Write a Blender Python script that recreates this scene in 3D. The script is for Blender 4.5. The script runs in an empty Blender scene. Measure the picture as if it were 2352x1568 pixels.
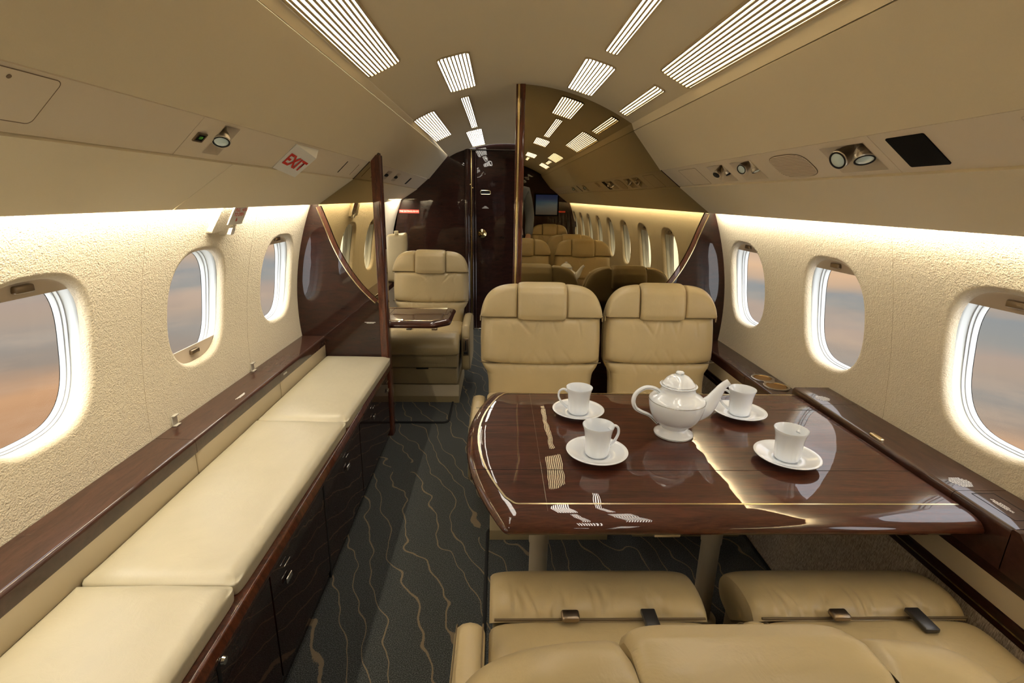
import bpy, bmesh, math, random
import numpy as np
from mathutils import Vector, Matrix
random.seed(7)
scene = bpy.context.scene
COL = scene.collection
pi = math.pi

# ------------------------------------------------------------------ camera
# The camera stands at the world origin in plan; the cabin centre line is x = C.
C = 0.082
CAMH = 1.353
cam_d = bpy.data.cameras.new('camera')
cam_d.sensor_width = 36.0
cam_d.lens = 1150.6 / 2352 * 36.0
cam_d.clip_start = 0.02
cam = bpy.data.objects.new('camera', cam_d)
COL.objects.link(cam)
yaw, pitch, roll = 0.0296259, 0.2791054, 0.01897952
f = Vector((math.sin(yaw) * math.cos(pitch), math.cos(yaw) * math.cos(pitch), -math.sin(pitch)))
r = Vector((math.cos(yaw), -math.sin(yaw), 0))
u = r.cross(f)
r2 = math.cos(roll) * r + math.sin(roll) * u
u2 = -math.sin(roll) * r + math.cos(roll) * u
M = Matrix((r2, u2, -f)).transposed().to_4x4()
M.translation = Vector((0, 0, CAMH))
cam.matrix_world = M
scene.camera = cam

# ------------------------------------------------------------------ view, cycles
vs = scene.view_settings
scene.display_settings.display_device = 'sRGB'
vs.view_transform = 'Standard'
vs.look = 'None'
vs.gamma = 1.0
vs.use_curve_mapping = False
vs.exposure = 1.8
cy = scene.cycles
cy.use_denoising = True
cy.max_bounces = 8
cy.diffuse_bounces = 4
cy.glossy_bounces = 5
cy.transparent_max_bounces = 8
cy.transmission_bounces = 4
cy.sample_clamp_indirect = 4.0
cy.caustics_reflective = False
cy.caustics_refractive = False


# ------------------------------------------------------------------ node helpers
class NT:
    def __init__(self, tree):
        self.t = tree
        self.n = tree.nodes
        self.l = tree.links

    def add(self, typ, **kw):
        n = self.n.new(typ)
        for k, v in kw.items():
            if k.startswith('i_'):
                n.inputs[k[2:].replace('_', ' ')].default_value = v
            else:
                setattr(n, k, v)
        return n

    def put(self, sock, val):
        if isinstance(val, bpy.types.NodeSocket):
            self.l.new(val, sock)
        else:
            sock.default_value = val

    def math(self, op, a, b=0.0, c=0.0, clamp=False):
        n = self.n.new('ShaderNodeMath')
        n.operation = op
        n.use_clamp = clamp
        self.put(n.inputs[0], a)
        self.put(n.inputs[1], b)
        if len(n.inputs) > 2:
            self.put(n.inputs[2], c)
        return n.outputs[0]

    def noise(self, vec, scale, detail=3.0, rough=0.5, dist=0.0):
        n = self.n.new('ShaderNodeTexNoise')
        self.l.new(vec, n.inputs['Vector'])
        n.inputs['Scale'].default_value = scale
        n.inputs['Detail'].default_value = detail
        n.inputs['Roughness'].default_value = rough
        n.inputs['Distortion'].default_value = dist
        return n.outputs[0]

    def ramp(self, fac, stops, interp='LINEAR'):
        n = self.n.new('ShaderNodeValToRGB')
        self.put(n.inputs[0], fac)
        cr = n.color_ramp
        cr.interpolation = interp
        while len(cr.elements) < len(stops):
            cr.elements.new(0.5)
        for e, (p, c) in zip(cr.elements, stops):
            e.position = p
            e.color = (c[0], c[1], c[2], 1)
        return n.outputs[0]

    def mix(self, fac, a, b):
        n = self.n.new('ShaderNodeMix')
        n.data_type = 'RGBA'
        self.put(n.inputs[0], fac)
        self.put(n.inputs[6], a if isinstance(a, bpy.types.NodeSocket) else (*a, 1))
        self.put(n.inputs[7], b if isinstance(b, bpy.types.NodeSocket) else (*b, 1))
        return n.outputs[2]

    def scale(self, vec, s):
        n = self.n.new('ShaderNodeMapping')
        self.l.new(vec, n.inputs['Vector'])
        n.inputs['Scale'].default_value = s
        return n.outputs[0]

    def bump(self, h, strength, dist):
        n = self.n.new('ShaderNodeBump')
        self.l.new(h, n.inputs['Height'])
        n.inputs['Strength'].default_value = strength
        n.inputs['Distance'].default_value = dist
        return n.outputs[0]


# ------------------------------------------------------------------ world: evening cloud
# bright white sky overhead, white glow added towards the tail to light the reveals, grey and peach cloud ahead and below
w = bpy.data.worlds.new('sky')
scene.world = w
w.use_nodes = True
T = NT(w.node_tree)
T.n.clear()
tc = T.add('ShaderNodeTexCoord')
sep = T.add('ShaderNodeSeparateXYZ')
T.l.new(tc.outputs['Generated'], sep.inputs[0])
X, Y, Z = sep.outputs
v1 = T.scale(tc.outputs['Generated'], (1.3, 1.3, 6.0))
n1 = T.noise(v1, 1.6, 5, 0.55)
n2 = T.noise(T.scale(tc.outputs['Generated'], (2.0, 2.0, 11.0)), 2.3, 6, 0.6)
el = T.math('ADD', Z, T.math('MULTIPLY', T.math('SUBTRACT', n1, 0.5), 0.09))
el = T.math('MULTIPLY_ADD', X, .035, T.math('ADD', el, 0.5))
cloud = T.ramp(el, [(0.0, (.30, .20, .13)), (0.15, (.45, .25, .13)), (0.20, (.56, .32, .17)), (0.23, (.31, .25, .20)), (0.27, (.31, .28, .245)),
                    (0.305, (.40, .31, .24)), (0.325, (.40, .31, .25)), (0.345, (.29, .285, .265)), (0.368, (.265, .275, .275)), (0.388, (.50, .36, .25)), (0.41, (.66, .43, .26)),
                    (0.46, (.40, .33, .27)), (0.52, (.26, .29, .33)), (0.62, (.40, .40, .42)), (0.74, (1.6, 1.3, 1.0)), (1.0, (1.6, 1.6, 1.7))])
puff = T.ramp(n2, [(0.45, (0, 0, 0)), (0.72, (1, 1, 1))])
cloud2 = T.mix(T.math('MULTIPLY', puff, 0.35), cloud, (.70, .50, .34))
bgA = T.add('ShaderNodeBackground')
T.l.new(cloud2, bgA.inputs[0])
bgA.inputs[1].default_value = .33
tail = T.ramp(T.math('MULTIPLY', Y, -1.0), [(0.05, (0, 0, 0)), (0.45, (1, 1, 1))])
up = T.ramp(Z, [(0.40, (0, 0, 0)), (0.75, (1, 1, 1))])
g = T.math('MAXIMUM', tail, T.math('MULTIPLY', up, 0.7))
bgB = T.add('ShaderNodeBackground')
bgB.inputs[0].default_value = (.93, .97, 1.0, 1)
T.l.new(T.math('MULTIPLY', g, .85), bgB.inputs[1])
addn = T.add('ShaderNodeAddShader')
T.l.new(bgA.outputs[0], addn.inputs[0])
T.l.new(bgB.outputs[0], addn.inputs[1])
out = T.add('ShaderNodeOutputWorld')
T.l.new(addn.outputs[0], out.inputs[0])
w.cycles.sampling_method = 'MANUAL'
w.cycles.sample_map_resolution = 512

GRILLE = 4.4       # radiance of the ceiling light diffusers
COVE = 11.0        # watts of each cove strip behind the valances

MATS = {}


def mat(name, col=(.8, .8, .8), rough=.5, metal=0.0, coat=0.0, coat_rough=.05, spec=.5, sheen=0.0, fn=None, emit=None, es=0.0):
    if name in MATS:
        return MATS[name]
    m = bpy.data.materials.new(name)
    m.use_nodes = True
    t = NT(m.node_tree)
    b = t.n['Principled BSDF']
    b.inputs['Base Color'].default_value = (*col, 1)
    b.inputs['Roughness'].default_value = rough
    b.inputs['Metallic'].default_value = metal
    b.inputs['Coat Weight'].default_value = coat
    b.inputs['Coat Roughness'].default_value = coat_rough
    b.inputs['Specular IOR Level'].default_value = spec
    b.inputs['Sheen Weight'].default_value = sheen
    if emit:
        b.inputs['Emission Color'].default_value = (*emit, 1)
        b.inputs['Emission Strength'].default_value = es
    if fn:
        tcn = t.add('ShaderNodeTexCoord')
        fn(t, b, tcn.outputs['Object'])
    MATS[name] = m
    return m


def f_wood(t, b, v, along=(1, 1, 1), dark=(.018, .0055, .0035), lite=(.060, .019, .010), wave=0.0026):
    # mahogany with a fine cross ripple under lacquer
    rip = t.noise(t.scale(v, along), 9.0, 5, .62, .8)
    fine = t.noise(t.scale(v, tuple(a * 5 for a in along)), 16.0, 3, .6)
    s = t.math('MULTIPLY_ADD', fine, .35, t.math('MULTIPLY', rip, .75))
    c = t.ramp(s, [(.30, dark), (.52, tuple((a + q) / 2 for a, q in zip(dark, lite))), (.72, lite)])
    t.l.new(c, b.inputs['Base Color'])
    bm_ = t.bump(t.noise(v, 7.0, 2, .5), .35, wave)
    t.l.new(bm_, b.inputs['Coat Normal'])


def wood(name, along, **kw):
    return mat(name, (.05, .015, .01), .5, coat=1.0, coat_rough=.012, spec=.12,
               fn=lambda t, b, v: f_wood(t, b, v, along, **kw))


W_TOP = wood('lacquered mahogany, grain across', (.5, 5, 1), dark=(.012, .0028, .0015), lite=(.088, .023, .010))
W_VERT = wood('lacquered mahogany, upright', (1.2, 1.2, 5), dark=(.005, .0014, .0008), lite=(.030, .0072, .0036))
W_EDGE = wood('lacquered mahogany, edge ripple', (6, 6, 1), dark=(.012, .003, .0018), lite=(.130, .036, .015))
W_LEDGE = wood('lacquered mahogany, ledge', (5, .8, 1), dark=(.020, .0075, .0048), lite=(.062, .024, .015))


def f_fabric(t, b, v):
    n = t.noise(v, 240.0, 2, .6)
    n_ = t.noise(v, 90.0, 3, .6)
    s = t.math('ADD', n, t.math('MULTIPLY', n_, .8))
    c = t.mix(t.math('MULTIPLY', s, .42, clamp=True), (.58, .50, .37), (.80, .73, .58))
    t.l.new(c, b.inputs['Base Color'])
    t.l.new(t.bump(s, .7, .0038), b.inputs['Normal'])


FABRIC = mat('cream knitted wall cloth', (.6, .5, .35), .95, spec=.15, sheen=.2, fn=f_fabric)


def f_grain(col, amp, sc, bs, bd):
    def g_(t, b, v):
        n = t.noise(v, sc, 4, .6)
        big = t.noise(v, 3.0, 2, .5)
        c = t.mix(t.math('MULTIPLY', t.math('ADD', n, big), .5), tuple(q * (1 - amp) for q in col), tuple(min(1, q * (1 + amp)) for q in col))
        t.l.new(c, b.inputs['Base Color'])
        t.l.new(t.bump(n, bs, bd), b.inputs['Normal'])
    return g_


CEIL = mat('tan ceiling leather', rough=.62, spec=.25, fn=f_grain((.77, .68, .50), .04, 260, .12, .001))
PSU = mat('tan painted panel', rough=.5, spec=.3, fn=f_grain((.77, .675, .53), .03, 300, .05, .001))
CEILR = CEIL


def f_leather(col):
    def g_(t, b, v):
        cell = t.noise(v, 420.0, 2, .5)
        big = t.noise(v, 9.0, 3, .55)
        c = t.mix(big, tuple(q * .9 for q in col), tuple(min(1, q * 1.1) for q in col))
        t.l.new(c, b.inputs['Base Color'])
        h = t.math('ADD', t.math('MULTIPLY', cell, .12), t.math('MULTIPLY', t.noise(t.scale(v, (1, 1, .5)), 22.0, 4, .6, .6), 1.3))
        t.l.new(t.bump(h, .16, .006), b.inputs['Normal'])
        rr = t.math('MULTIPLY_ADD', big, .12, .30)
        t.l.new(rr, b.inputs['Roughness'])
    return g_


LEATHER = mat('tan seat leather', rough=.36, spec=.5, fn=f_leather((.48, .38, .205)))
LEATHER_B = mat('cream divan leather', rough=.33, spec=.55, fn=f_leather((.45, .41, .30)))
LEATHER_D = mat('olive tan seat shell', rough=.42, spec=.45, fn=f_leather((.30, .235, .125)))
STITCH = mat('dark seam thread', (.14, .10, .05), .8)


def f_carpet(t, b, v):
    # dark pile with wandering tan yarn lines that follow a noise contour
    flat = t.scale(v, (1, 1, 0))
    sepn = t.add('ShaderNodeSeparateXYZ')
    t.l.new(v, sepn.inputs[0])
    na = t.noise(t.scale(flat, (2.6, 1.35, 1)), 1.6, 1.2, .45)
    nb = t.noise(t.scale(flat, (1, 1, 1)), 9.0, 1, .4)
    fld = t.math('ADD', t.math('MULTIPLY', sepn.outputs[0], 10.5), t.math('MULTIPLY', sepn.outputs[1], 4.4))
    fld = t.math('ADD', fld, t.math('MULTIPLY', na, 3.4))
    fld = t.math('ADD', fld, t.math('MULTIPLY', nb, .8))
    fr = t.math('ABSOLUTE', t.math('SUBTRACT', t.math('FRACT', fld), .5))
    jag = t.math('MULTIPLY', t.math('SUBTRACT', t.noise(flat, 260.0, 2, .6), .5), .045)
    ln = t.math('LESS_THAN', t.math('ADD', fr, jag), .030)
    vis = t.math('GREATER_THAN', t.noise(flat, 3.1, 1, .5), .31)
    ln = t.math('MULTIPLY', ln, vis)
    spk = t.noise(flat, 330.0, 2, .7)
    base = t.ramp(spk, [(.32, (.014, .017, .018)), (.5, (.046, .051, .049)), (.70, (.165, .175, .168))])
    c = t.mix(t.math('MULTIPLY', ln, .85), base, (.27, .20, .12))
    t.l.new(c, b.inputs['Base Color'])
    t.l.new(t.bump(spk, .8, .006), b.inputs['Normal'])


CARPET = mat('dark wavy line carpet', rough=.97, spec=.1, sheen=.1, fn=f_carpet)


def f_weave(t, b, v):
    n = t.noise(t.scale(v, (1, 1, .12)), 420.0, 2, .6)
    m_ = t.noise(t.scale(v, (.15, .15, 1)), 300.0, 2, .6)
    c = t.ramp(t.math('MULTIPLY_ADD', n, .75, t.math('MULTIPLY', m_, .25)), [(.35, (.20, .16, .12)), (.65, (.58, .48, .37))])
    t.l.new(c, b.inputs['Base Color'])
    t.l.new(t.bump(n, .5, .002), b.inputs['Normal'])


WEAVE = mat('grey brown woven dado cloth', rough=.9, spec=.15, fn=f_weave)
CREAMV = mat('cream vinyl strip', (.50, .42, .29), .45)
BRASS = mat('polished brass', (.80, .62, .30), .16, metal=1.0)
GOLD = mat('pale gold inlay', (.85, .72, .45), .22, metal=1.0)
NICKEL = mat('satin nickel', (.50, .46, .40), .28, metal=1.0)
BRONZE = mat('satin bronze', (.30, .235, .165), .33, metal=1.0)
CHROME = mat('bright chrome', (.85, .83, .78), .08, metal=1.0)
MIRROR = mat('bronze tinted mirror', (.39, .32, .195), .0, metal=1.0)
BLACK = mat('black gloss plastic', (.004, .0035, .003), .6, spec=.06)
BLACKM = mat('black matt', (.004, .004, .004), .8)
WHITEP = mat('white plastic', (.80, .80, .77), .35)
RED = mat('red paint', (.62, .035, .025), .5)
WHITE_INK = mat('white lettering', (.75, .73, .70), .5)
LINER = mat('glossy white window reveal', (.74, .79, .80), .42)
LINERG = mat('pale green window seal', (.62, .70, .62), .5)
RUBBER = mat('grey seal', (.35, .36, .38), .6)
SHADE = mat('beige window blind', (.55, .46, .36), .8)
CHINA = mat('white bone china', (.88, .92, .97), .10, coat=.6, coat_rough=.03)
CHINA.node_tree.nodes['Principled BSDF'].inputs['Subsurface Weight'].default_value = .0
SILVERLINE = mat('platinum rim line', (.30, .28, .25), .25, metal=1.0)
LENS = mat('reading light lens', (.62, .78, .80), .12, coat=1.0)
EDGEBIND = mat('black mat binding', (.008, .008, .008), .9)
LEG = mat('cream painted column', (.48, .40, .27), .4)
GLOW = mat('warm white diffuser', (.9, .85, .7), .5, emit=(1.0, .95, .86), es=GRILLE)
SLAT = mat('cream grille slat', (.50, .40, .24), .5)
TVM = None


def glass_mat():
    m = bpy.data.materials.new('clear cabin pane')
    m.use_nodes = True
    t = NT(m.node_tree)
    t.n.clear()
    tr = t.add('ShaderNodeBsdfTransparent')
    gl = t.add('ShaderNodeBsdfGlossy')
    gl.inputs['Roughness'].default_value = .02
    fr = t.add('ShaderNodeFresnel')
    fr.inputs[0].default_value = 1.45
    mx = t.add('ShaderNodeMixShader')
    t.l.new(t.math('MULTIPLY', fr.outputs[0], .004), mx.inputs[0])
    t.l.new(tr.outputs[0], mx.inputs[1])
    t.l.new(gl.outputs[0], mx.inputs[2])
    o = t.add('ShaderNodeOutputMaterial')
    t.l.new(mx.outputs[0], o.inputs[0])
    return m


GLASS = glass_mat()


# ------------------------------------------------------------------ mesh helpers
def link(name, me, m=None, parent=None, smooth=False, angle=None):
    o = bpy.data.objects.new(name, me)
    COL.objects.link(o)
    if m is not None:
        me.materials.append(m)
    if parent is not None:
        o.parent = parent
    if smooth:
        me.polygons.foreach_set('use_smooth', [True] * len(me.polygons))
        if angle:
            try:
                me.set_sharp_from_angle(angle=math.radians(angle))
            except Exception:
                pass
    return o


class MB:
    """collects several shapes into one mesh"""

    def __init__(self):
        self.v = []
        self.f = []

    def raw(self, vs_, fs_):
        b = len(self.v)
        self.v += [tuple(p) for p in vs_]
        self.f += [tuple(i + b for i in q) for q in fs_]
        return self

    def grid(self, fn, nu, nv, cu=False, cv=False, flip=False):
        vs_, fs_ = [], []
        mu = nu if cu else nu + 1
        mv = nv if cv else nv + 1
        for i in range(mu):
            for j in range(mv):
                vs_.append(fn(i / nu, j / nv))
        for i in range(nu):
            for j in range(nv):
                a = (i % mu) * mv + (j % mv)
                b_ = ((i + 1) % mu) * mv + (j % mv)
                c = ((i + 1) % mu) * mv + ((j + 1) % mv)
                d = (i % mu) * mv + ((j + 1) % mv)
                fs_.append((a, d, c, b_) if flip else (a, b_, c, d))
        return self.raw(vs_, fs_)

    def box(self, x0, x1, y0, y1, z0, z1, bev=0.0, seg=3, mtx=None):
        bm = bmesh.new()
        bmesh.ops.create_cube(bm, size=1.0)
        for v in bm.verts:
            v.co = Vector(((x0 + x1) / 2 + v.co.x * (x1 - x0), (y0 + y1) / 2 + v.co.y * (y1 - y0), (z0 + z1) / 2 + v.co.z * (z1 - z0)))
        if bev > 0:
            bmesh.ops.bevel(bm, geom=bm.edges[:], offset=bev, segments=seg, profile=.5, affect='EDGES')
        if mtx is not None:
            bm.transform(mtx)
        return self.bm(bm)

    def bm(self, bm):
        bm.verts.ensure_lookup_table()
        bm.verts.index_update()
        self.raw([v.co[:] for v in bm.verts], [[v.index for v in fa.verts] for fa in bm.faces])
        bm.free()
        return self

    def lathe(self, prof, seg=48, org=(0, 0, 0), mtx=None):
        def fn(a, b_):
            i = b_ * (len(prof) - 1)
            r_, z = prof[int(round(i))]
            p = Vector((r_ * math.cos(2 * pi * a), r_ * math.sin(2 * pi * a), z))
            if mtx is not None:
                p = mtx @ p
            return (p.x + org[0], p.y + org[1], p.z + org[2])
        return self.grid(fn, seg, len(prof) - 1, cu=True)

    def tube(self, pts, rad, seg=12, caps=True, flat=1.0):
        pts = [Vector(p) for p in pts]
        n = len(pts)
        if not hasattr(rad, '__len__'):
            rad = [rad] * n
        tans = [(pts[min(i + 1, n - 1)] - pts[max(i - 1, 0)]).normalized() for i in range(n)]
        up = Vector((0, 0, 1)) if abs(tans[0].z) < .9 else Vector((1, 0, 0))
        nrm = (up - tans[0] * up.dot(tans[0])).normalized()
        vs_, fs_ = [], []
        for i in range(n):
            nrm = (nrm - tans[i] * nrm.dot(tans[i])).normalized()
            bn = tans[i].cross(nrm)
            for k in range(seg):
                a = 2 * pi * k / seg
                vs_.append(pts[i] + nrm * math.cos(a) * rad[i] + bn * math.sin(a) * rad[i] * flat)
        for i in range(n - 1):
            for k in range(seg):
                k2 = (k + 1) % seg
                fs_.append((i * seg + k, i * seg + k2, (i + 1) * seg + k2, (i + 1) * seg + k))
        if caps:
            fs_.append(tuple(range(seg))[::-1])
            fs_.append(tuple((n - 1) * seg + k for k in range(seg)))
        return self.raw(vs_, fs_)

    def prism(self, poly, fn, d0, d1, nd=1):
        """poly: 2-D outline; fn(u, v, d) -> 3-D"""
        n = len(poly)
        vs_ = []
        for k in range(nd + 1):
            d = d0 + (d1 - d0) * k / nd
            vs_ += [fn(p[0], p[1], d) for p in poly]
        fs_ = [tuple(range(n)), tuple(range(nd * n, nd * n + n))[::-1]]
        for k in range(nd):
            for i in range(n):
                j = (i + 1) % n
                fs_.append((k * n + i, k * n + n + i, k * n + n + j, k * n + j))
        return self.raw(vs_, fs_)

    def build(self, name, m, parent=None, smooth=True, angle=40, loc=None):
        me = bpy.data.meshes.new(name)
        v = self.v
        if loc is not None:
            v = [(p[0] - loc[0], p[1] - loc[1], p[2] - loc[2]) for p in v]
        me.from_pydata(v, [], self.f)
        me.update()
        bm = bmesh.new()
        bm.from_mesh(me)
        bmesh.ops.recalc_face_normals(bm, faces=bm.faces[:])
        bm.to_mesh(me)
        bm.free()
        o = link(name, me, m, parent, smooth, angle)
        if loc is not None:
            o.location = loc
        return o


def tag(o, label=None, cat=None, group=None, kind=None):
    if label:
        o['label'] = label
    if cat:
        o['category'] = cat
    if group:
        o['group'] = group
    if kind:
        o['kind'] = kind
    return o


def empty(name, loc=(0, 0, 0), rz=0.0):
    o = bpy.data.objects.new(name, None)
    COL.objects.link(o)
    o.location = loc
    o.rotation_euler = (0, 0, rz)
    o.empty_display_size = .05
    return o


def struct(o, label=None):
    o['kind'] = 'structure'
    if label:
        o['label'] = label
    return o


def copy_tree(o, parent=None):
    c = o.copy()
    COL.objects.link(c)
    c.parent = parent
    for ch in [q for q in bpy.data.objects if q.parent == o]:
        copy_tree(ch, c)
    return c


def sgp(v, p):
    return math.copysign(abs(v) ** p, v)


def text_mesh(s, size, fn, m, name, parent=None, align='CENTER', extrude=0.0, bold=0.0, spacing=1.0):
    cu = bpy.data.curves.new('lettering', 'FONT')
    cu.body = s
    cu.size = size
    cu.align_x = align
    cu.align_y = 'CENTER'
    cu.offset = bold
    cu.space_character = spacing
    o = bpy.data.objects.new('lettering', cu)
    COL.objects.link(o)
    dg = bpy.context.evaluated_depsgraph_get()
    dg.update()
    me = bpy.data.meshes.new_from_object(o.evaluated_get(dg))
    bpy.data.objects.remove(o)
    for v in me.vertices:
        v.co = Vector(fn(v.co.x, v.co.y))
    me.materials.clear()
    return link(name, me, m, parent)


# ------------------------------------------------------------------ cabin cross section
def wallx(z):
    return 1.171 - .372 * (z - .74) ** 2


PL = [(-.543, 1.741), (-.557, 1.716), (-.738, 1.513), (-.825, 1.430), (-1.012, 1.302)]
PLF = [(-.571, 1.758), (-.585, 1.735), (-.779, 1.514), (-.888, 1.42), (-1.09, 1.285)]
PR = [(.577, 1.7215), (.590, 1.69), (.747, 1.501), (.852, 1.421), (1.025, 1.294)]
Y0, Y1 = -3.0, 5.2


def blend(y):
    s = min(1, max(0, (y - 3.2) / 2.0))
    return s * s * (3 - 2 * s)


def prof(side, i, y, s=0.0):
    """point on the overhead profile; i segment, s along it"""
    def P(k):
        if side < 0:
            b = blend(y)
            return ((1 - b) * PL[k][0] + b * PLF[k][0], (1 - b) * PL[k][1] + b * PLF[k][1])
        return PR[k]
    a = P(i)
    if s == 0:
        return (a[0] + C, a[1])
    q = P(i + 1)
    return (a[0] + s * (q[0] - a[0]) + C, a[1] + s * (q[1] - a[1]))


def ceil_z(x, y=0):
    x -= C
    return 1.888 - .5 * x * x - .03 * blend(y) * max(0, 1 - 4 * x * x)


# floor
mb = MB()
mb.raw([(-1.25 + C, Y0, 0), (1.25 + C, Y0, 0), (1.25 + C, Y1 + .6, 0), (-1.25 + C, Y1 + .6, 0)], [(0, 1, 2, 3)])
struct(mb.build('floor', CARPET, smooth=False), 'dark carpet with wandering tan lines')

# ceiling vault
mb = MB()
mb.grid(lambda a, b: ((lambda y, s: (s, y, ceil_z(s, y)))(Y0 + (Y1 - Y0) * a, prof(-1, 0, Y0 + (Y1 - Y0) * a)[0] + (prof(1, 0, 0)[0] - prof(-1, 0, Y0 + (Y1 - Y0) * a)[0]) * b)), 24, 32)
struct(mb.build('ceiling', CEIL, angle=None), 'curved tan centre ceiling')

# overhead side panels
tn = [0]


def strip(side, i, s0, s1, y0, y1, m, label, thick=.012, off=0.0):
    """a flat panel along the cabin on profile segment i, slightly thick, off = proud of the line"""
    def pt(s, y, d):
        x, z = prof(side, i, y, s if s > 0 else 1e-9)
        a = prof(side, i, y, 1e-9)
        q = prof(side, i, y, 1.0)
        tx, tz = q[0] - a[0], q[1] - a[1]
        L = math.hypot(tx, tz)
        nx, nz = (tz / L, -tx / L)
        if nz > 0:
            nx, nz = -nx, -nz
        return (x + nx * d, y, z + nz * d)
    n = 14 if y1 > 3.2 and side < 0 else 1
    mb = MB()
    mb.grid(lambda a, b: pt(s0 + (s1 - s0) * b, y0 + (y1 - y0) * a, off), n, 1)
    mb.grid(lambda a, b: pt(s0 + (s1 - s0) * b, y0 + (y1 - y0) * a, off - thick), n, 1)
    for s in (s0, s1):
        mb.grid(lambda a, b: pt(s, y0 + (y1 - y0) * a, off - thick * b), n, 1)
    for y in (y0, y1):
        mb.grid(lambda a, b: pt(s0 + (s1 - s0) * a, y, off - thick * b), 1, 1)
    tn[0] += 1
    return struct(mb.build('trim_%d' % tn[0], m, angle=30), label)


# lamp pockets: side, y centre, place down the band, width, height
POCKETS = {1: [(1.315, .51, .165, .094), (1.865, .53, .158, .092), (2.085, .53, .150, .092), (.80, .35, .12, .06), (.05, .52, .15, .09), (-.75, .52, .15, .09)],
           -1: [(1.365, .46, .072, .092), (3.30, .5, .12, .07), (3.62, .5, .12, .07)]}
BANDL = {1: math.hypot(.105, .080), -1: math.hypot(.087, .083)}


def band_strip(side, y0, y1, label):
    hs = [(y - w_ / 2, y + w_ / 2, s - h_ / 2 / BANDL[side], s + h_ / 2 / BANDL[side]) for y, s, w_, h_ in POCKETS[side] if y0 < y < y1]
    ys = sorted(set([y0, y1] + [h[0] for h in hs] + [h[1] for h in hs]))
    a = prof(side, 2, 0, 1e-9)
    q = prof(side, 2, 0, 1.0)
    nx, nz = (q[1] - a[1]), -(q[0] - a[0])
    L = math.hypot(nx, nz)
    nx, nz = nx / L, nz / L
    if nz > 0:
        nx, nz = -nx, -nz

    def pt(y, s, d=-.004):
        x, z = prof(side, 2, y, s)
        return (x + nx * d, y, z + nz * d)
    mb = MB()
    for ya, yb in zip(ys[:-1], ys[1:]):
        n = max(1, int((yb - ya) / .2)) if yb > 3.2 else 1
        rng = [(.015, .985)]
        for h in hs:
            if h[0] - 1e-6 < (ya + yb) / 2 < h[1] + 1e-6:
                rng = [(.015, max(.016, h[2])), (min(.984, h[3]), .985)]
        for s0, s1 in rng:
            mb.grid(lambda a_, b_: pt(ya + (yb - ya) * a_, s0 + (s1 - s0) * b_), n, 1)
            mb.grid(lambda a_, b_: pt(ya + (yb - ya) * a_, s0, -.004 - .01 * b_), n, 1)
            mb.grid(lambda a_, b_: pt(ya + (yb - ya) * a_, s1, -.004 - .01 * b_), n, 1)
    for y in (y0, y1):
        mb.grid(lambda a_, b_: pt(y, .015 + .97 * a_, -.004 - .01 * b_), 1, 1)
    tn[0] += 1
    return struct(mb.build('trim_%d' % tn[0], PSU, smooth=False), label)


for side, nm in ((-1, 'left'), (1, 'right')):
    strip(side, 0, 0, 1, Y0, Y1, CEIL, 'narrow edge strip of the %s overhead panel' % nm, off=.0)
    strip(side, 1, .012, .985, Y0, Y1, CEIL, 'broad tan overhead panel, %s side' % nm, off=.002)
    # instrument band in lengths with fine seams; openings are left for the lamp pockets
    cuts = [Y0, -1.4, .1, 1.232, 2.72, Y1] if side < 0 else [Y0, -1.4, .1, 1.203, 2.72, Y1]
    for k in range(len(cuts) - 1):
        band_strip(side, cuts[k] + .0012, cuts[k + 1] - .0012, 'service band length %d of the %s overhead' % (k + 1, nm))
    cuts = [Y0, .2, 1.50, 2.72, Y1] if side < 0 else [Y0, .6, 2.72, Y1]
    for k in range(len(cuts) - 1):
        strip(side, 3, .012, 1.0, cuts[k] + .002, cuts[k + 1] - .002, CEIL, 'lower flap length %d of the %s overhead' % (k + 1, nm), off=.0)
    # dark backing above so no light leaks
    tn[0] += 1
    mb = MB()
    mb.grid(lambda a, b: (lambda y, k: ((prof(side, k, y)[0] + side * .055, y, prof(side, k, y)[1] + .06) if k < 4 else (C + side * 1.00, y, 1.47)))(Y0 + (Y1 - Y0) * a, min(4, int(round(b * 4)))), 14, 4)
    struct(mb.build('trim_%d' % tn[0], CEIL), 'hidden backing above the %s overhead' % nm)

# ------------------------------------------------------------------ side walls with window openings
WP = .66
WZ, WHY, WHZ = .958, .166, .199
NEXP = 2.75


def sup(th, hy, hz, n=NEXP):
    return (hy * sgp(math.cos(th), 2 / n), hz * sgp(math.sin(th), 2 / n))


ZB, ZT = .52, 1.46
NR = 64


def rectpts(hy, zb, zt, n=NR):
    """perimeter points of the cell around the window centre, corners hit exactly, matched to angle"""
    pts = []
    q = n // 8
    for a, b in (((hy, 0), (hy, zt)), ((hy, zt), (0, zt)), ((0, zt), (-hy, zt)), ((-hy, zt), (-hy, 0)),
                 ((-hy, 0), (-hy, zb)), ((-hy, zb), (0, zb)), ((0, zb), (hy, zb)), ((hy, zb), (hy, 0))):
        for k in range(q):
            pts.append((a[0] + (b[0] - a[0]) * k / q, a[1] + (b[1] - a[1]) * k / q))
    return pts


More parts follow.
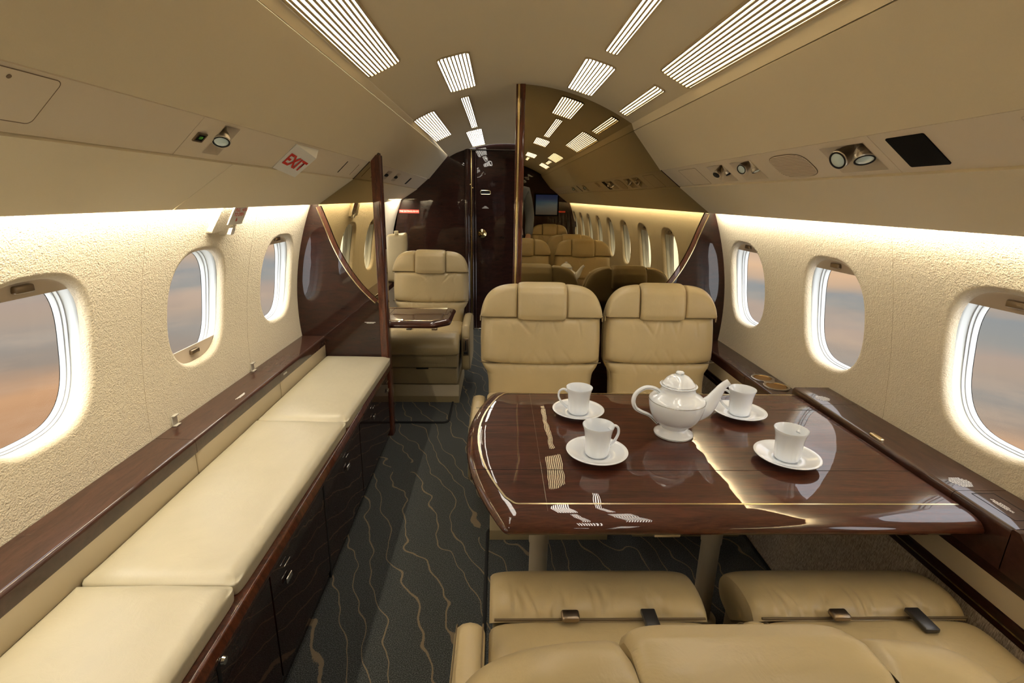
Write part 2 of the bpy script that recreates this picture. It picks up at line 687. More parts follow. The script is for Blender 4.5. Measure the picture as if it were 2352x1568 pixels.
def wall_with_windows(side, ks, y_end, y_beg=None, name='wall_left'):
    mb = MB()
    for k in ks:
        yc = 1.125 + WP * k
        rp = rectpts(WP / 2, ZB - WZ, ZT - WZ)
        rings = []
        K = 14
        for j in range(K + 1):
            s = j / K
            s_ = 1 - (1 - s) ** 1.6
            ring = []
            for i, (ry, rz_) in enumerate(rp):
                th = 2 * pi * i / NR
                oy, oz = sup(th, WHY + .016, WHZ + .016)
                y = ry + (oy - ry) * s_
                z = rz_ + (oz - rz_) * s_
                # slight swell of the padding around the opening
                swell = .006 * math.exp(-((1 - s_) / .12) ** 2) * 0
                ring.append((C + side * (wallx(WZ + z) - swell), yc + y, WZ + z))
            rings.append(ring)
        for j in range(1, 7):
            a = j / 6 * pi / 2
            ring = []
            for i in range(NR):
                th = 2 * pi * i / NR
                e = .016 * (1 - math.sin(a))
                oy, oz = sup(th, WHY + e, WHZ + e)
                ring.append((C + side * (wallx(WZ + oz) + .016 * (1 - math.cos(a))), yc + oy, WZ + oz))
            rings.append(ring)
        ring = []
        for i in range(NR):
            oy, oz = sup(2 * pi * i / NR, WHY, WHZ)
            ring.append((C + side * (wallx(WZ + oz) + .026), yc + oy, WZ + oz))
        rings.append(ring)
        vs_ = [p for rg in rings for p in rg]
        fs_ = []
        for j in range(len(rings) - 1):
            for i in range(NR):
                i2 = (i + 1) % NR
                fs_.append((j * NR + i, j * NR + i2, (j + 1) * NR + i2, (j + 1) * NR + i))
        mb.raw(vs_, fs_)
    ye = 1.125 + WP * (ks[-1] + .5)
    if ye < y_end:
        mb.grid(lambda a, b: (C + side * wallx(ZB + (ZT - ZB) * b), ye + (y_end - ye) * a, ZB + (ZT - ZB) * b), 4, 16)
    me_o = mb.build(name, FABRIC, angle=None)
    bm = bmesh.new()
    bm.from_mesh(me_o.data)
    bmesh.ops.remove_doubles(bm, verts=bm.verts[:], dist=.0004)
    bmesh.ops.recalc_face_normals(bm, faces=bm.faces[:])
    bm.to_mesh(me_o.data)
    bm.free()
    return struct(me_o, 'padded cream cloth side wall, %s side' % ('left' if side < 0 else 'right'))


wall_with_windows(-1, list(range(-6, 6)), Y1, name='wall_left')
wall_with_windows(1, list(range(-6, 6)), Y1, name='wall_right')

# fine vertical upholstery seams
for side in (-1, 1):
    for y_ in (1.125 + WP * (k + .5) for k in (-5, -3, -1, 0, 1)):
        if side > 0 and abs(y_ - 2.115) < .02:
            continue
        mb = MB()
        pts = [(C + side * (wallx(z) + .0004), y_ + .03 * math.sin((z - .6) * 4), z) for z in np.linspace(.6, 1.42, 30)]
        mb.tube(pts, .0009, 6)
        tn[0] += 1
        struct(mb.build('trim_%d' % tn[0], mat('beige wall seam', (.42, .34, .23), .9)), 'thin upholstery seam')

# windows: reveal, seals, pane, blind
wn = [0]


def make_window(side, k, shade):
    """shade: length of blind showing at the top (>0) or bottom (<0)"""
    yc = 1.125 + WP * k
    wn[0] += 1
    root = struct(empty('window_%d' % wn[0], (C + side * wallx(WZ), yc, WZ)),
                  'oval cabin window %s, white reveal, looking onto evening cloud' % ('left side' if side < 0 else 'right side'))
    X0, Yc, Z0 = root.location

    def ringpt(th, grow, d, n=NEXP):
        oy, oz = sup(th, WHY + grow, WHZ + grow, n)
        return (side * (wallx(WZ + oz) - wallx(WZ)) * max(0, 1 - d / .40) + side * d, oy, oz)
    # profile of the reveal (grow, depth)
    P = [(.020, .0335), (.014, .0335), (.011, .036), (.009, .042), (.008, .050), (.006, .056), (.0045, .0585), (.004, .0588), (.003, .0590), (.002, .063), (.001, .067),
         (.0005, .0673), (-.0005, .0675), (-.002, .071), (-.003, .077), (-.004, .080)]
    mb = MB()
    mb.grid(lambda a, b: ringpt(2 * pi * a, *P[int(round(b * (len(P) - 1)))]), 72, len(P) - 1, cu=True)
    mb.build('window_reveal', LINER, root, angle=50)
    mb = MB()
    for (g_, d_) in ((.0036, .0588), (.0002, .0674)):
        pts = [ringpt(2 * pi * i / 72, g_, d_) for i in range(73)]
        mb.tube(pts, .0011, 6, caps=False)
    mb.build('window_seal', RUBBER, root)
    # black shell added behind the reveal stops light leaking and darkens the gap
    mb = MB()
    mb.grid(lambda a, b: ringpt(2 * pi * a, .05 - .054 * b, .02 + .062 * b), 48, 3, cu=True)
    mb.build('light_stop_shell', BLACKM, root)
    mb = MB()
    ring = [ringpt(2 * pi * i / 48, -.001, .0765) for i in range(48)]
    mb.raw(ring + [(p[0] + side * .004, p[1], p[2]) for p in ring], [tuple(range(48)), tuple(range(48, 96))[::-1]])
    mb.build('window_pane', GLASS, root, smooth=False)
    if shade:
        mb = MB()
        top = shade > 0
        z1 = (WHZ + .022) if top else -(WHZ + .022)
        z0 = (WHZ - shade) if top else -(WHZ + shade)
        hy = WHY + .02

        def sp(a, b, dd):
            z = z0 + (z1 - z0) * b
            y = -hy + 2 * hy * a
            return (side * (wallx(WZ + z) - wallx(WZ) + .0285 + dd), y, z)
        mb.grid(lambda a, b: sp(a, b, 0), 2, 6)
        mb.grid(lambda a, b: sp(a, b, .004), 2, 6)
        mb.grid(lambda a, b: sp(a, 0, .004 * b), 2, 1)
        sh = mb.build('window_blind', SHADE, root)
        hz = z0 + (.022 if top else -.022)
        xx = side * (wallx(WZ + hz) - wallx(WZ) + .0285)
        mb = MB()
        mb.box(xx - .012 if side > 0 else xx - .003, xx + .003 if side > 0 else xx + .012, -.024, .024, hz - .009, hz + .009, .004)
        mb.build('blind_handle', BRONZE, sh)
    return root


for k in range(-6, 6):
    make_window(-1, k, {0: .040, 1: -.055, 2: .034}.get(k, .03))
    make_window(1, k, {0: .046, 1: .040, 2: .036}.get(k, .04))

# ------------------------------------------------------------------ lower side: ledges, dado
LXE = C + .0 - 1.036      # left ledge edge  (x = -0.954)
RXE = 1.115


def rounded_poly(pts, r_, seg=6):
    """round the corners of a 2-D polygon; r_ scalar or list"""
    n = len(pts)
    if not hasattr(r_, '__len__'):
        r_ = [r_] * n
    out_ = []
    for i in range(n):
        p = Vector(pts[i])
        a = Vector(pts[i - 1]) - p
        b = Vector(pts[(i + 1) % n]) - p
        rr = min(r_[i], a.length * .49, b.length * .49)
        if rr < 1e-5:
            out_.append(tuple(p))
            continue
        a.normalize()
        b.normalize()
        ang = a.angle(b)
        if ang > pi - .01:
            out_.append(tuple(p))
            continue
        dd = min(rr / math.tan(ang / 2), (Vector(pts[i - 1]) - p).length * .49, (Vector(pts[(i + 1) % n]) - p).length * .49)
        r3 = dd * math.tan(ang / 2)
        c = p + (a + b).normalized() * (r3 / math.sin(ang / 2))
        s = p + a * dd - c
        e = p + b * dd - c
        a0 = math.atan2(s.y, s.x)
        a1 = math.atan2(e.y, e.x)
        da = (a1 - a0 + pi) % (2 * pi) - pi
        for k in range(seg + 1):
            t_ = a0 + da * k / seg
            out_.append((c.x + r3 * math.cos(t_), c.y + r3 * math.sin(t_)))
    return out_


def along_y(poly, y0, y1, name, m, parent=None, angle=35):
    mb = MB()
    mb.prism(poly, lambda a, b, d: (a, d, b), y0, y1)
    return mb.build(name, m, parent, angle=angle)


# left ledge in lengths
def left_ledge(y0, y1, label):
    poly = rounded_poly([(LXE, .552), (LXE, .600), (C - 1.160, .602), (C - 1.160, .552)], [.004, .011, 0, 0])
    return tag(along_y(poly, y0 + .0008, y1 - .0008, 'window_ledge', W_LEDGE), label, 'ledge', 'dark wood ledge lengths along the left wall')


left_ledge(-2.98, -.6, 'dark wood ledge length behind the viewpoint on the left')
left_ledge(-.6, 1.463, 'dark mahogany ledge length under the nearest left window')
left_ledge(1.463, 2.10, 'dark mahogany ledge length under the second left window, with a printed notice')
left_ledge(2.10, 2.698, 'short dark mahogany ledge length ending at the left partition')
left_ledge(2.76, 5.19, 'dark wood ledge length beyond the left partition')

# right ledge: raised length beside the table, lower lengths fore and aft
RAISE = .686
poly = rounded_poly([(RXE, .58), (RXE, RAISE), (C + 1.168, RAISE), (C + 1.160, .58)], [0, .012, 0, 0])
LEDGER = tag(empty('table_ledge', (1.18, 1.3, RAISE)), 'raised dark mahogany ledge between the dining table and right wall', 'ledge')


def to_parent(o, root):
    o.parent = root
    o.matrix_parent_inverse = Matrix.Translation(-Vector(root.location))
    return o


for y0, y1 in ((.90, 1.048), (1.0495, 1.578), (1.5795, 1.742)):
    to_parent(along_y(poly, y0, y1, 'ledge_panel', W_LEDGE), LEDGER)
mb = MB()   # sloping end of the raised ledge
mb.prism(rounded_poly([(.902, .58), (.902, RAISE), (.885, RAISE), (.80, .60), (.80, .58)], .006), lambda a, b, d: (d, a, b), RXE, C + 1.166)
to_parent(mb.build('ledge_end', W_LEDGE, angle=35), LEDGER)
mb = MB()
mb.box(1.16, 1.21, .9, .83, .60, .662, .008)
# hatch outline and button on the ledge
mb = MB()
hp = [(1.152, 1.036), (1.203, 1.036), (1.203, .925), (1.142, .925)]
hp = [(1.150, 1.036), (1.205, 1.036), (1.205, .930), (1.150, .930)]
for i in range(4):
    a, b = hp[i], hp[(i + 1) % 4]
    mb.tube([(a[0], a[1], RAISE), (b[0], b[1], RAISE)], .0009, 6)
to_parent(mb.build('hatch_outline', BLACKM), LEDGER)
mb = MB()
mb.box(1.124, 1.139, 1.305, 1.353, RAISE - .002, RAISE + .007, .004)
to_parent(mb.build('release_button', GOLD), LEDGER)


def text_block(rows, fn, name, parent, m=WHITE_INK, wpp=.0009, char=.0016, seed=1):
    """tiny illegible print: rows of short dashes; rows = [(half width)], fn(u,v)->3-D"""
    rnd = random.Random(seed)
    mb = MB()
    n = len(rows)
    for i, hw in enumerate(rows):
        v = (n / 2 - i - .5) * char * 1.5
        u_ = -hw
        while u_ < hw:
            L = rnd.uniform(.0025, .007)
            e = min(u_ + L, hw)
            mb.raw([fn(u_, v - char / 2), fn(e, v - char / 2), fn(e, v + char / 2), fn(u_, v + char / 2)], [(0, 1, 2, 3)])
            u_ = e + .0011
    o = mb.build(name, m, smooth=False)
    if parent is not None:
        to_parent(o, parent)
    return o


text_block([.012, .018, .022, .024, .022, .018, .012], lambda a, b: (1.160 + a, 1.632 + b * 1.6, RAISE + .0006), 'printed_notice', LEDGER, seed=2, char=.0026)
text_block([.014, .019, .024, .026, .025, .022, .018, .014], lambda a, b: (1.168 + a, 1.086 + b * 1.4, RAISE + .0006), 'printed_notice', LEDGER, seed=3, char=.0026)
text_block([.012, .026, .028, .018], lambda a, b: (1.176 + b * 1.2, .985 - a, RAISE + .0006), 'printed_notice', LEDGER, seed=4, char=.0022)


def right_ledge(y0, y1, label, z=.603):
    poly = rounded_poly([(RXE, .556), (RXE, z), (C + 1.160, z), (C + 1.160, .556)], [.003, .011, 0, 0])
    return tag(along_y(poly, y0 + .0008, y1 - .0008, 'window_ledge', W_LEDGE), label, 'ledge', 'dark wood ledge lengths along the right wall')


right_ledge(-2.98, .80, 'dark wood ledge length aft of the table on the right')
LEDGEC = right_ledge(1.7435, 2.10, 'dark mahogany ledge length on the right holding the twin cup holder')
right_ledge(2.10, 2.695, 'dark mahogany ledge length on the right between cup holder and mirrored partition')

# dado below the ledges
for side, nm in ((1, 'right'), (-1, 'left')):
    y0, y1 = (-2.98, 2.698)
    if side > 0:
        parts = [((RXE + .002, RXE + .03), (.495, .557), CREAMV, 'cream strip under the right ledge'),
                 ((RXE - .001, RXE + .03), (.452, .495), W_VERT, 'dark wood rail under the cream strip'),
                 ]
        for (xa, xb), (za, zb), m, lab in parts:
            tn[0] += 1
            mb = MB()
            mb.box(xa, xb, y0, y1, za, zb, .002, 1)
            struct(mb.build('trim_%d' % tn[0], m), lab)
        tn[0] += 1
        mb = MB()
        mb.box(RXE - .0025, RXE + .01, y0, y1, .470, .474, 0)
        struct(mb.build('trim_%d' % tn[0], GOLD), 'thin gold line in the wood rail')
        tn[0] += 1
        mb = MB()
        mb.grid(lambda a, b: (1.052 + (RXE - 1.052) * b ** .8, y0 + (y1 - y0) * a, .0 + .455 * b), 1, 8)
        struct(mb.build('baseboard_right', WEAVE), 'woven grey brown lower side panel')
        tn[0] += 1
        mb = MB()
        mb.box(RXE + .001, RXE + .03, .80, 1.745, .556, .60, .0)
        struct(mb.build('trim_%d' % tn[0], W_VERT), 'dark wood face under the raised ledge')
    else:
        tn[0] += 1
        for ya, yb, lab in ((-2.98, 1.459, 'cream padded strip above the nearest divan cushions'), (1.461, 2.10, 'cream padded strip above the middle divan cushion'), (2.102, 2.698, 'cream padded strip above the far divan cushion')):
            tn[0] += 1
            mb = MB()
            mb.box(LXE - .03, LXE - .004, ya, yb, .44, .556, .004, 2)
            struct(mb.build('trim_%d' % tn[0], CREAMV), lab)
        tn[0] += 1
        mb = MB()
        mb.box(LXE - .03, LXE - .004, 2.762, 5.19, .0, .556, .004, 2)
        struct(mb.build('trim_%d' % tn[0], CREAMV), 'cream lower side panel beyond the left partition')

# ------------------------------------------------------------------ partitions
def curve_pts(side, y=2.7):
    # lower edge of the mirror glass, from the valance corner down to the aisle side
    return [(side * a + C, z) for a, z in ((1.012, 1.292), (.985, 1.215), (.940, 1.085), (.880, .965), (.800, .855), (.705, .768), (.60, .70))]


def cat(pts, n=8):
    out_ = []
    P = [Vector(p) for p in pts]
    P = [P[0] * 2 - P[1]] + P + [P[-1] * 2 - P[-2]]
    for i in range(1, len(P) - 2):
        for k in range(n):
            t = k / n
            a, b, c, d = P[i - 1], P[i], P[i + 1], P[i + 2]
            out_.append(tuple(.5 * ((2 * b) + (c - a) * t + (2 * a - 5 * b + 4 * c - d) * t * t + (3 * b - a - 3 * c + d) * t ** 3)))
    out_.append(tuple(P[-2]))
    return out_


YP = 2.70
for side, nm in ((-1, 'left'), (1, 'right')):
    xin = -.612 if side < 0 else .078
    # outline: aisle edge up, ceiling/overhead, wall down
    top = []
    if side < 0:
        top.append((xin, prof(-1, 1, 2.7, (-xin + C - .557) / (.738 - .557))[1] + .004))
        ks = [2, 3, 4]
    else:
        for x in np.linspace(xin, prof(1, 0, 2.7)[0], 14):
            top.append((x, ceil_z(x) + .003))
        ks = [1, 2, 3, 4]
    for k in ks:
        x, z = prof(side, k, 2.7)
        top.append((x + side * .004, z + .004))
    for z in np.linspace(1.33, .60, 16):
        top.append((C + side * (wallx(z) + .004), z))
    top.append((C + side * 1.165, .60))
    top.append((C + side * 1.165, .0))
    outline = [(xin, 0.0)] + top
    mb = MB()
    mb.prism(outline, lambda a, b, d: (a, d, b), YP, YP + .055)
    part = struct(mb.build('wall_partition_%s' % nm, W_VERT, smooth=False), 'dark mahogany partition on the %s' % nm)
    # raised wood frame over the panel leaving the mirror
    low = cat(curve_pts(side))
    if side < 0:
        xm = -.650
        low = [p for p in low if p[0] < xm] + [(xm, .768 + (-.62 - xm) * -1.0)]
        low = cat(curve_pts(side))
        low = [p for p in low if p[0] <= xm]
        mir = [(xm, low[-1][1] - .012)] + [(xm, prof(-1, 1, 2.7, (-xm + C - .557) / .181)[1])]
        for k in (2, 3, 4):
            mir.append(prof(-1, k, 2.7))
        mir.append((low[0][0], 1.300))
        mir += low
    else:
        xm = .123
        low = [p for p in low]
        low.append((.45, .62))
        low.append((xm, .50))
        mir = [(x, ceil_z(x)) for x in np.linspace(xm, prof(1, 0, 2.7)[0], 14)]
        for k in (1, 2, 3, 4):
            mir.append(prof(1, k, 2.7))
        mir += low
    mb = MB()
    mb.prism(mir, lambda a, b, d: (a, d, b), YP - .003, YP + .002)
    tag(mb.build('mirror', MIRROR, smooth=False),
        'bronze tinted mirror filling the upper part of the %s partition' % ('left' if side < 0 else 'right'), 'mirror')
    # wood lip and gold line along the curved lower edge
    cp = cat(curve_pts(side)) if side > 0 else low
    mb = MB()
    n_ = len(cp)

    def off(i, d):
        a = Vector(cp[max(0, i - 1)])
        b = Vector(cp[min(n_ - 1, i + 1)])
        t_ = (b - a).normalized()
        nn = Vector((t_.y, -t_.x))
        if nn.y > 0:
            nn = -nn
        return Vector(cp[i]) + nn * d
    vs_, fs_ = [], []
    for i in range(n_):
        for d, yy in ((-.013, -.002), (-.013, -.011), (.012, -.011), (.012, -.001)):
            p = off(i, d)
            vs_.append((p.x, YP + yy, p.y))
    for i in range(n_ - 1):
        for k in range(3):
            fs_.append((i * 4 + k, i * 4 + k + 1, i * 4 + 5 + k, i * 4 + 4 + k))
    mb.raw(vs_, fs_)
    to_parent(mb.build('mirror_lip', W_EDGE, angle=30), part)
    mb = MB()
    mb.tube([(off(i, .010).x, YP - .0105, off(i, .010).y) for i in range(n_)], .0036, 8)
    to_parent(mb.build('gold_line', GOLD), part)
    # upright edge post
    if side < 0:
        mb = MB()
        mb.prism(rounded_poly([(-.650, YP - .012), (-.608, YP - .012), (-.604, YP + .02), (-.604, YP + .06), (-.650, YP + .06)], [.003, .010, .01, .01, .003]),
                 lambda a, b, d: (a, b, d), .0, 1.548)
        to_parent(mb.build('edge_post', W_EDGE, angle=35), part)
        text_block([.030, .020], lambda a, b: (-.703 + a, YP - .0012, .678 + b), 'printed_notice', part, seed=9, char=.0028)
    else:
        for (xa, xb, m, pr) in ((.078, .086, W_EDGE, .010), (.086, .098, BRASS, .014), (.098, .123, W_EDGE, .016)):
            mb = MB()
            mb.prism(rounded_poly([(xa, YP - pr), (xb, YP - pr), (xb, YP + .02), (xa, YP + .02)], [.004, .004, 0, 0]), lambda a, b, d: (a, b, d), 0, ceil_z(.1) - .001)
            to_parent(mb.build('edge_post' if m is W_EDGE else 'brass_strip', m, angle=35), part)

# ------------------------------------------------------------------ forward bulkhead
YB = Y1
bul = [(-.34, 0.0)]
bul += [(-.34, ceil_z(-.34, YB) + .01)]
for x in np.linspace(-.36, prof(-1, 0, YB)[0], 6):
    bul.append((x, ceil_z(x, YB) + .01))
for k in (1, 2, 3, 4):
    x, z = prof(-1, k, YB)
    bul.append((x - .01, z + .01))
for z in np.linspace(1.36, .0, 16):
    bul.append((C - max(1.0, wallx(z)) - .03, z))
mb = MB()
mb.prism(bul, lambda a, b, d: (a, d, b), YB - .02, YB + .03)
bulk = struct(mb.build('wall_front', W_VERT, smooth=False), 'dark glossy mahogany forward bulkhead')
# rounded post beside the door and nested frames
for (xc, rr, yy) in ((-.315, .030, YB - .03), (-.262, .012, YB - .02), (-.236, .010, YB - .01)):
    mb = MB()
    mb.tube([(xc, yy, 0), (xc, yy, ceil_z(xc, YB) - (.0 if rr > .02 else .05))], rr, 16)
    to_parent(mb.build('door_post', W_VERT), bulk)
mb = MB()
mb.box(-.279, -.272, YB - .03, YB + .0, 0, 1.80)
to_parent(mb.build('brass_strip', BRASS), bulk)
for zz in (1.47, 1.44):
    mb = MB()
    mb.lathe([(0, .006), (.006, .004), (.008, 0)], 12, mtx=Matrix.Rotation(pi / 2, 4, 'X'), org=(-.285 if zz > 1.45 else -.262, YB - .045, zz))
    to_parent(mb.build('screw_cap', BRASS), bulk)
FE = tag(empty('fire_extinguisher_sign', (-.895, YB - .025, 1.205)), 'small red strip sign reading FIRE EXTINGUISHER on the forward bulkhead', 'sign')
mb = MB()
mb.box(-.098, .098, -.002, .0, -.017, .017, 0)
mb.build('sign_plate', mat('red sign face', (.75, .06, .04), .5), FE)
text_mesh('FIRE EXTINGUISHER', .0215, lambda a, b: (a, -.003, b), WHITE_INK, 'lettering', FE, bold=.0006)
# door
DOOR = struct(empty('door_1', (0, YB + .08, 0)), 'glossy dark wood cabin door in the forward bulkhead')
mb = MB()
dp = [(-.235, 0.01)] + [(x, min(1.80, ceil_z(x, YB) - .02)) for x in np.linspace(-.235, .62, 14)] + [(.62, .01)]
mb.prism(dp, lambda a, b, d: (a, d - YB - .08, b), YB + .06, YB + .10)
dl = mb.build('door_leaf', W_VERT, DOOR, smooth=False)
mb = MB()
ring = rounded_poly([(-.05, -.018), (.05, -.018), (.05, .018), (-.05, .018)], .012)
mb.tube([(-.14 + a, -.022, 1.40 + b) for a, b in ring + ring[:1]], .005, 8, caps=False)
mb.build('slot_ring', GOLD, DOOR)
mb = MB()
mb.box(-.185, -.095, -.024, -.016, 1.386, 1.414, .004)
mb.build('slot', BLACKM, DOOR)
mb = MB()
mb.lathe([(0, .05), (.012, .05), (.018, .040), (.016, .022), (.030, .012), (.044, .006), (.046, 0), (.046, -.006)], 32, mtx=Matrix.Rotation(pi / 2, 4, 'X'), org=(-.172, -.02, .995))
mb.build('door_knob', BRASS, DOOR)
mb = MB()
for i, hw in enumerate((.012, .024, .034)):
    mb.box(-.14 - hw, -.14 + hw, -.0225, -.0205, 1.262 - i * .008, 1.266 - i * .008)
mb.build('printed_notice', WHITE_INK, DOOR, smooth=False)
# closing wall behind the door, right forward part
mb = MB()
mb.box(-.45, C + 1.2, YB + .12, YB + .16, 0, 1.95)
struct(mb.build('wall_front_right', W_VERT, smooth=False), 'dark wood wall beyond the door')
mb = MB()
mb.box(-.235, .55, YB + .02, YB + .06, 1.80, 1.95)
struct(mb.build('trim_90', W_VERT, smooth=False), 'dark head panel above the door')
mb = MB()
mb.box(-.36, .14, YB - .02, YB + .05, 0.0, .012, .003)
struct(mb.build('trim_91', CHROME), 'bright metal door sill')
mb = MB()
mb.raw([(-1.25 + C, Y1 - .02, 1.80), (1.25 + C, Y1 - .02, 1.80), (1.25 + C, Y1 + .7, 1.80), (-1.25 + C, Y1 + .7, 1.80)], [(0, 1, 2, 3)])
struct(mb.build('trim_92', CEIL, smooth=False), 'low ceiling beyond the bulkhead')

# aft bulkhead with screen (seen in the mirror)
YA = Y0
bul = []
for x in np.linspace(prof(-1, 0, 0)[0], prof(1, 0, 0)[0], 16):
    bul.append((x, ceil_z(x) + .01))
for k in (1, 2, 3, 4):
    x, z = prof(1, k, 0)
    bul.append((x + .01, z + .01))
bul.append((C + 1.06, 1.40))
for z in np.linspace(1.36, .0, 14):
    bul.append((C + max(1.0, wallx(z)) + .03, z))
for z in np.linspace(0, 1.36, 14):
    bul.append((C - max(1.0, wallx(z)) - .03, z))
bul.append((C - 1.06, 1.40))
for k in (4, 3, 2, 1):
    x, z = prof(-1, k, 0)
    bul.append((x - .01, z + .01))
mb = MB()
mb.prism(bul, lambda a, b, d: (a, d, b), YA - .04, YA)
struct(mb.build('wall_back', W_VERT, smooth=False), 'dark mahogany aft bulkhead')
TV = tag(empty('wall_screen', (.765, YA + .002, 1.255)), 'wall screen showing blue sky above pale cloud, reflected in the right mirror', 'screen')
mb = MB()
mb.box(-.20, .20, 0, .02, -.175, .175, .006)
mb.build('screen_bezel', BLACK, TV)


def f_tv(t, b, v):
    s = t.add('ShaderNodeSeparateXYZ')
    t.l.new(v, s.inputs[0])
    n = t.noise(v, 9.0, 4, .6)
    h = t.math('MULTIPLY_ADD', s.outputs[2], 3.1, .5)
    h = t.math('ADD', h, t.math('MULTIPLY', t.math('SUBTRACT', n, .5), .15))
    c = t.ramp(h, [(.1, (.25, .22, .22)), (.4, (.28, .33, .42)), (.62, (.10, .25, .48)), (.75, (.03, .09, .36)), (1, (.02, .05, .28))])
    t.l.new(c, b.inputs['Emission Color'])
    b.inputs['Emission Strength'].default_value = .12


mb = MB()
mb.box(-.175, .175, .02, .0215, -.155, .155, 0)
mb.build('screen_face', mat('screen picture', (.01, .01, .01), .15, fn=f_tv), TV, smooth=False)
S2 = tag(empty('oxygen_sign', (1.02, YA + .002, 1.15)), 'small red strip sign beside the wall screen', 'sign')
mb = MB()
mb.box(-.055, .055, 0, .003, -.012, .012)
mb.build('sign_plate', mat('red sign face', (.7, .06, .04), .5), S2)

# ------------------------------------------------------------------ ceiling grille lights
GL = 'lit slatted ceiling lights'


def ceiling_light(x0, x1, y0, y1, label, nsl, r_=.022):
    xc, yc = (x0 + x1) / 2, (y0 + y1) / 2
    root = tag(empty('ceiling_light', (xc, yc, ceil_z(xc, yc))), label, 'ceiling light', GL)
    zc = root.location.z

    def S(px, py, d):
        return (px - xc, py - yc, ceil_z(px, py) - zc - d)
    ol = rounded_poly([(x0, y0), (x1, y0), (x1, y1), (x0, y1)], r_, 5)

    # diffuser: grid clipped by rounded outline through columns
    mb = MB()
    nx = 10

    def fn(a, b):
        px = x0 + .004 + (x1 - x0 - .008) * a
        e = max(0, r_ - (px - x0), r_ - (x1 - px))
        cut = r_ - math.sqrt(max(0, r_ * r_ - e * e))
        ya_, yb_ = y0 + .004 + cut, y1 - .004 - cut
        return S(px, ya_ + (yb_ - ya_) * b, .003)
    mb.grid(fn, nx, 10)
    mb.build('diffuser', GLOW, root, angle=None)
    mb = MB()
    n = len(ol)
    for i in range(n):
        a, b = ol[i], ol[(i + 1) % n]
        m_ = max(1, int(math.dist(a, b) / .12))
        for q in range(m_):
            pa = (a[0] + (b[0] - a[0]) * q / m_, a[1] + (b[1] - a[1]) * q / m_)
            pb = (a[0] + (b[0] - a[0]) * (q + 1) / m_, a[1] + (b[1] - a[1]) * (q + 1) / m_)
            ins = lambda p: (xc + (p[0] - xc) * (1 - .010 / (x1 - x0)), yc + (p[1] - yc) * (1 - .010 / (y1 - y0)))
            mb.raw([S(*pa, -.001), S(*pb, -.001), S(*pb, .0055), S(*pa, .0055), S(*ins(pb), .0055), S(*ins(pa), .0055)],
                   [(0, 1, 2, 3), (3, 2, 4, 5)])
    mb.build('light_frame', SLAT, root)
    mb = MB()
    for k in range(nsl):
        px = x0 + (x1 - x0) * (k + 1) / (nsl + 1)
        e = max(0, r_ - (px - x0), r_ - (x1 - px))
        cut = r_ - math.sqrt(max(0, r_ * r_ - e * e)) + .007
        hw = .0028
        m_ = 6
        for q in range(m_):
            ya_ = y0 + cut + (y1 - y0 - 2 * cut) * q / m_
            yb_ = y0 + cut + (y1 - y0 - 2 * cut) * (q + 1) / m_
            mb.raw([S(px - hw, ya_, .0035), S(px + hw, ya_, .0035), S(px + hw, yb_, .0035), S(px - hw, yb_, .0035),
                    S(px - hw, ya_, .008), S(px + hw, ya_, .008), S(px + hw, yb_, .008), S(px - hw, yb_, .008)],
                   [(0, 1, 2, 3), (4, 5, 6, 7), (0, 3, 7, 4), (1, 2, 6, 5)])
    mb.build('grille', SLAT, root, smooth=False)
    return root


def cl(x0, x1, y0, y1, label, n=9, r_=.022):
    ceiling_light(x0 + C, x1 + C, y0, y1, label, n, r_)


cl(-.537, -.422, .97, 1.925, 'long wide slatted light at the top left, nearest on the left edge')
cl(-.322, -.197, 2.06, 2.65, 'wide slatted light near the centre line, left of the partition post', 8)
cl(-.290, -.243, 2.84, 3.95, 'slim slatted light strip in the left inner row', 3, .008)
cl(-.546, -.432, 2.90, 3.93, 'wide slatted light beside the left overhead panel, forward of the partition', 8)
cl(-.340, -.219, 4.06, 5.08, 'smallest looking wide light just before the forward bulkhead', 8)
cl(.274, .322, .98, 1.93, 'slim slatted light strip at the top right, in the inner row', 3, .012)
cl(.231, .352, 2.06, 2.60, 'wide slatted light just in front of the right mirror', 8)
cl(.488, .532, 2.03, 2.62, 'slim slatted light by the right overhead panel, touching the mirror', 3, .010)
cl(.457, .568, .97, 1.885, 'large wide slatted light at the top right edge of the ceiling')
cl(.231, .352, .30, .80, 'wide slatted light over the viewpoint, seen second in the mirror', 8)
cl(.446, .552, -.50, .20, 'wide slatted light aft on the right, seen in the mirror')
cl(.231, .346, -1.15, -.64, 'small wide light far aft near the mirror post', 8)
cl(.262, .302, -1.75, -1.27, 'short slim light far aft near the mirror post', 3, .008)
cl(.476, .520, -1.12, -.62, 'short slim light far aft between two wide ones', 3, .008)
cl(.446, .552, -1.75, -1.25, 'farthest wide light in the right outer row', 8)
cl(-.537, -.422, -.50, .20, 'wide slatted light aft on the left, behind the viewpoint')

# cove lighting behind the valance flaps
for side in (-1, 1):
    for (y0, y1) in ((Y0 + .05, 2.66), (2.80, Y1 - .1)):
        if side > 0 and y0 > 2:
            continue
        ld = bpy.data.lights.new('cove_lamp', 'AREA')
        ld.shape = 'RECTANGLE'
        ld.size = .012
        ld.size_y = y1 - y0
        ld.energy = COVE * (y1 - y0) / 5.6
        ld.color = (1.0, .88, .66)
        lo = bpy.data.objects.new('cove_lamp', ld)
        COL.objects.link(lo)
        # faces down and outward to the wall
        d = Vector((side * .12, 0, -1)).normalized()
        xa = d.cross(Vector((0, 1, 0))).normalized()
        mtx = Matrix((xa, Vector((0, 1, 0)), -d)).transposed().to_4x4()
        mtx.translation = Vector((C + side * 1.024, (y0 + y1) / 2, 1.322))
        lo.matrix_world = mtx
# ------------------------------------------------------------------ divan: cabinet, cushions
CT = .448      # top of the cabinet rail


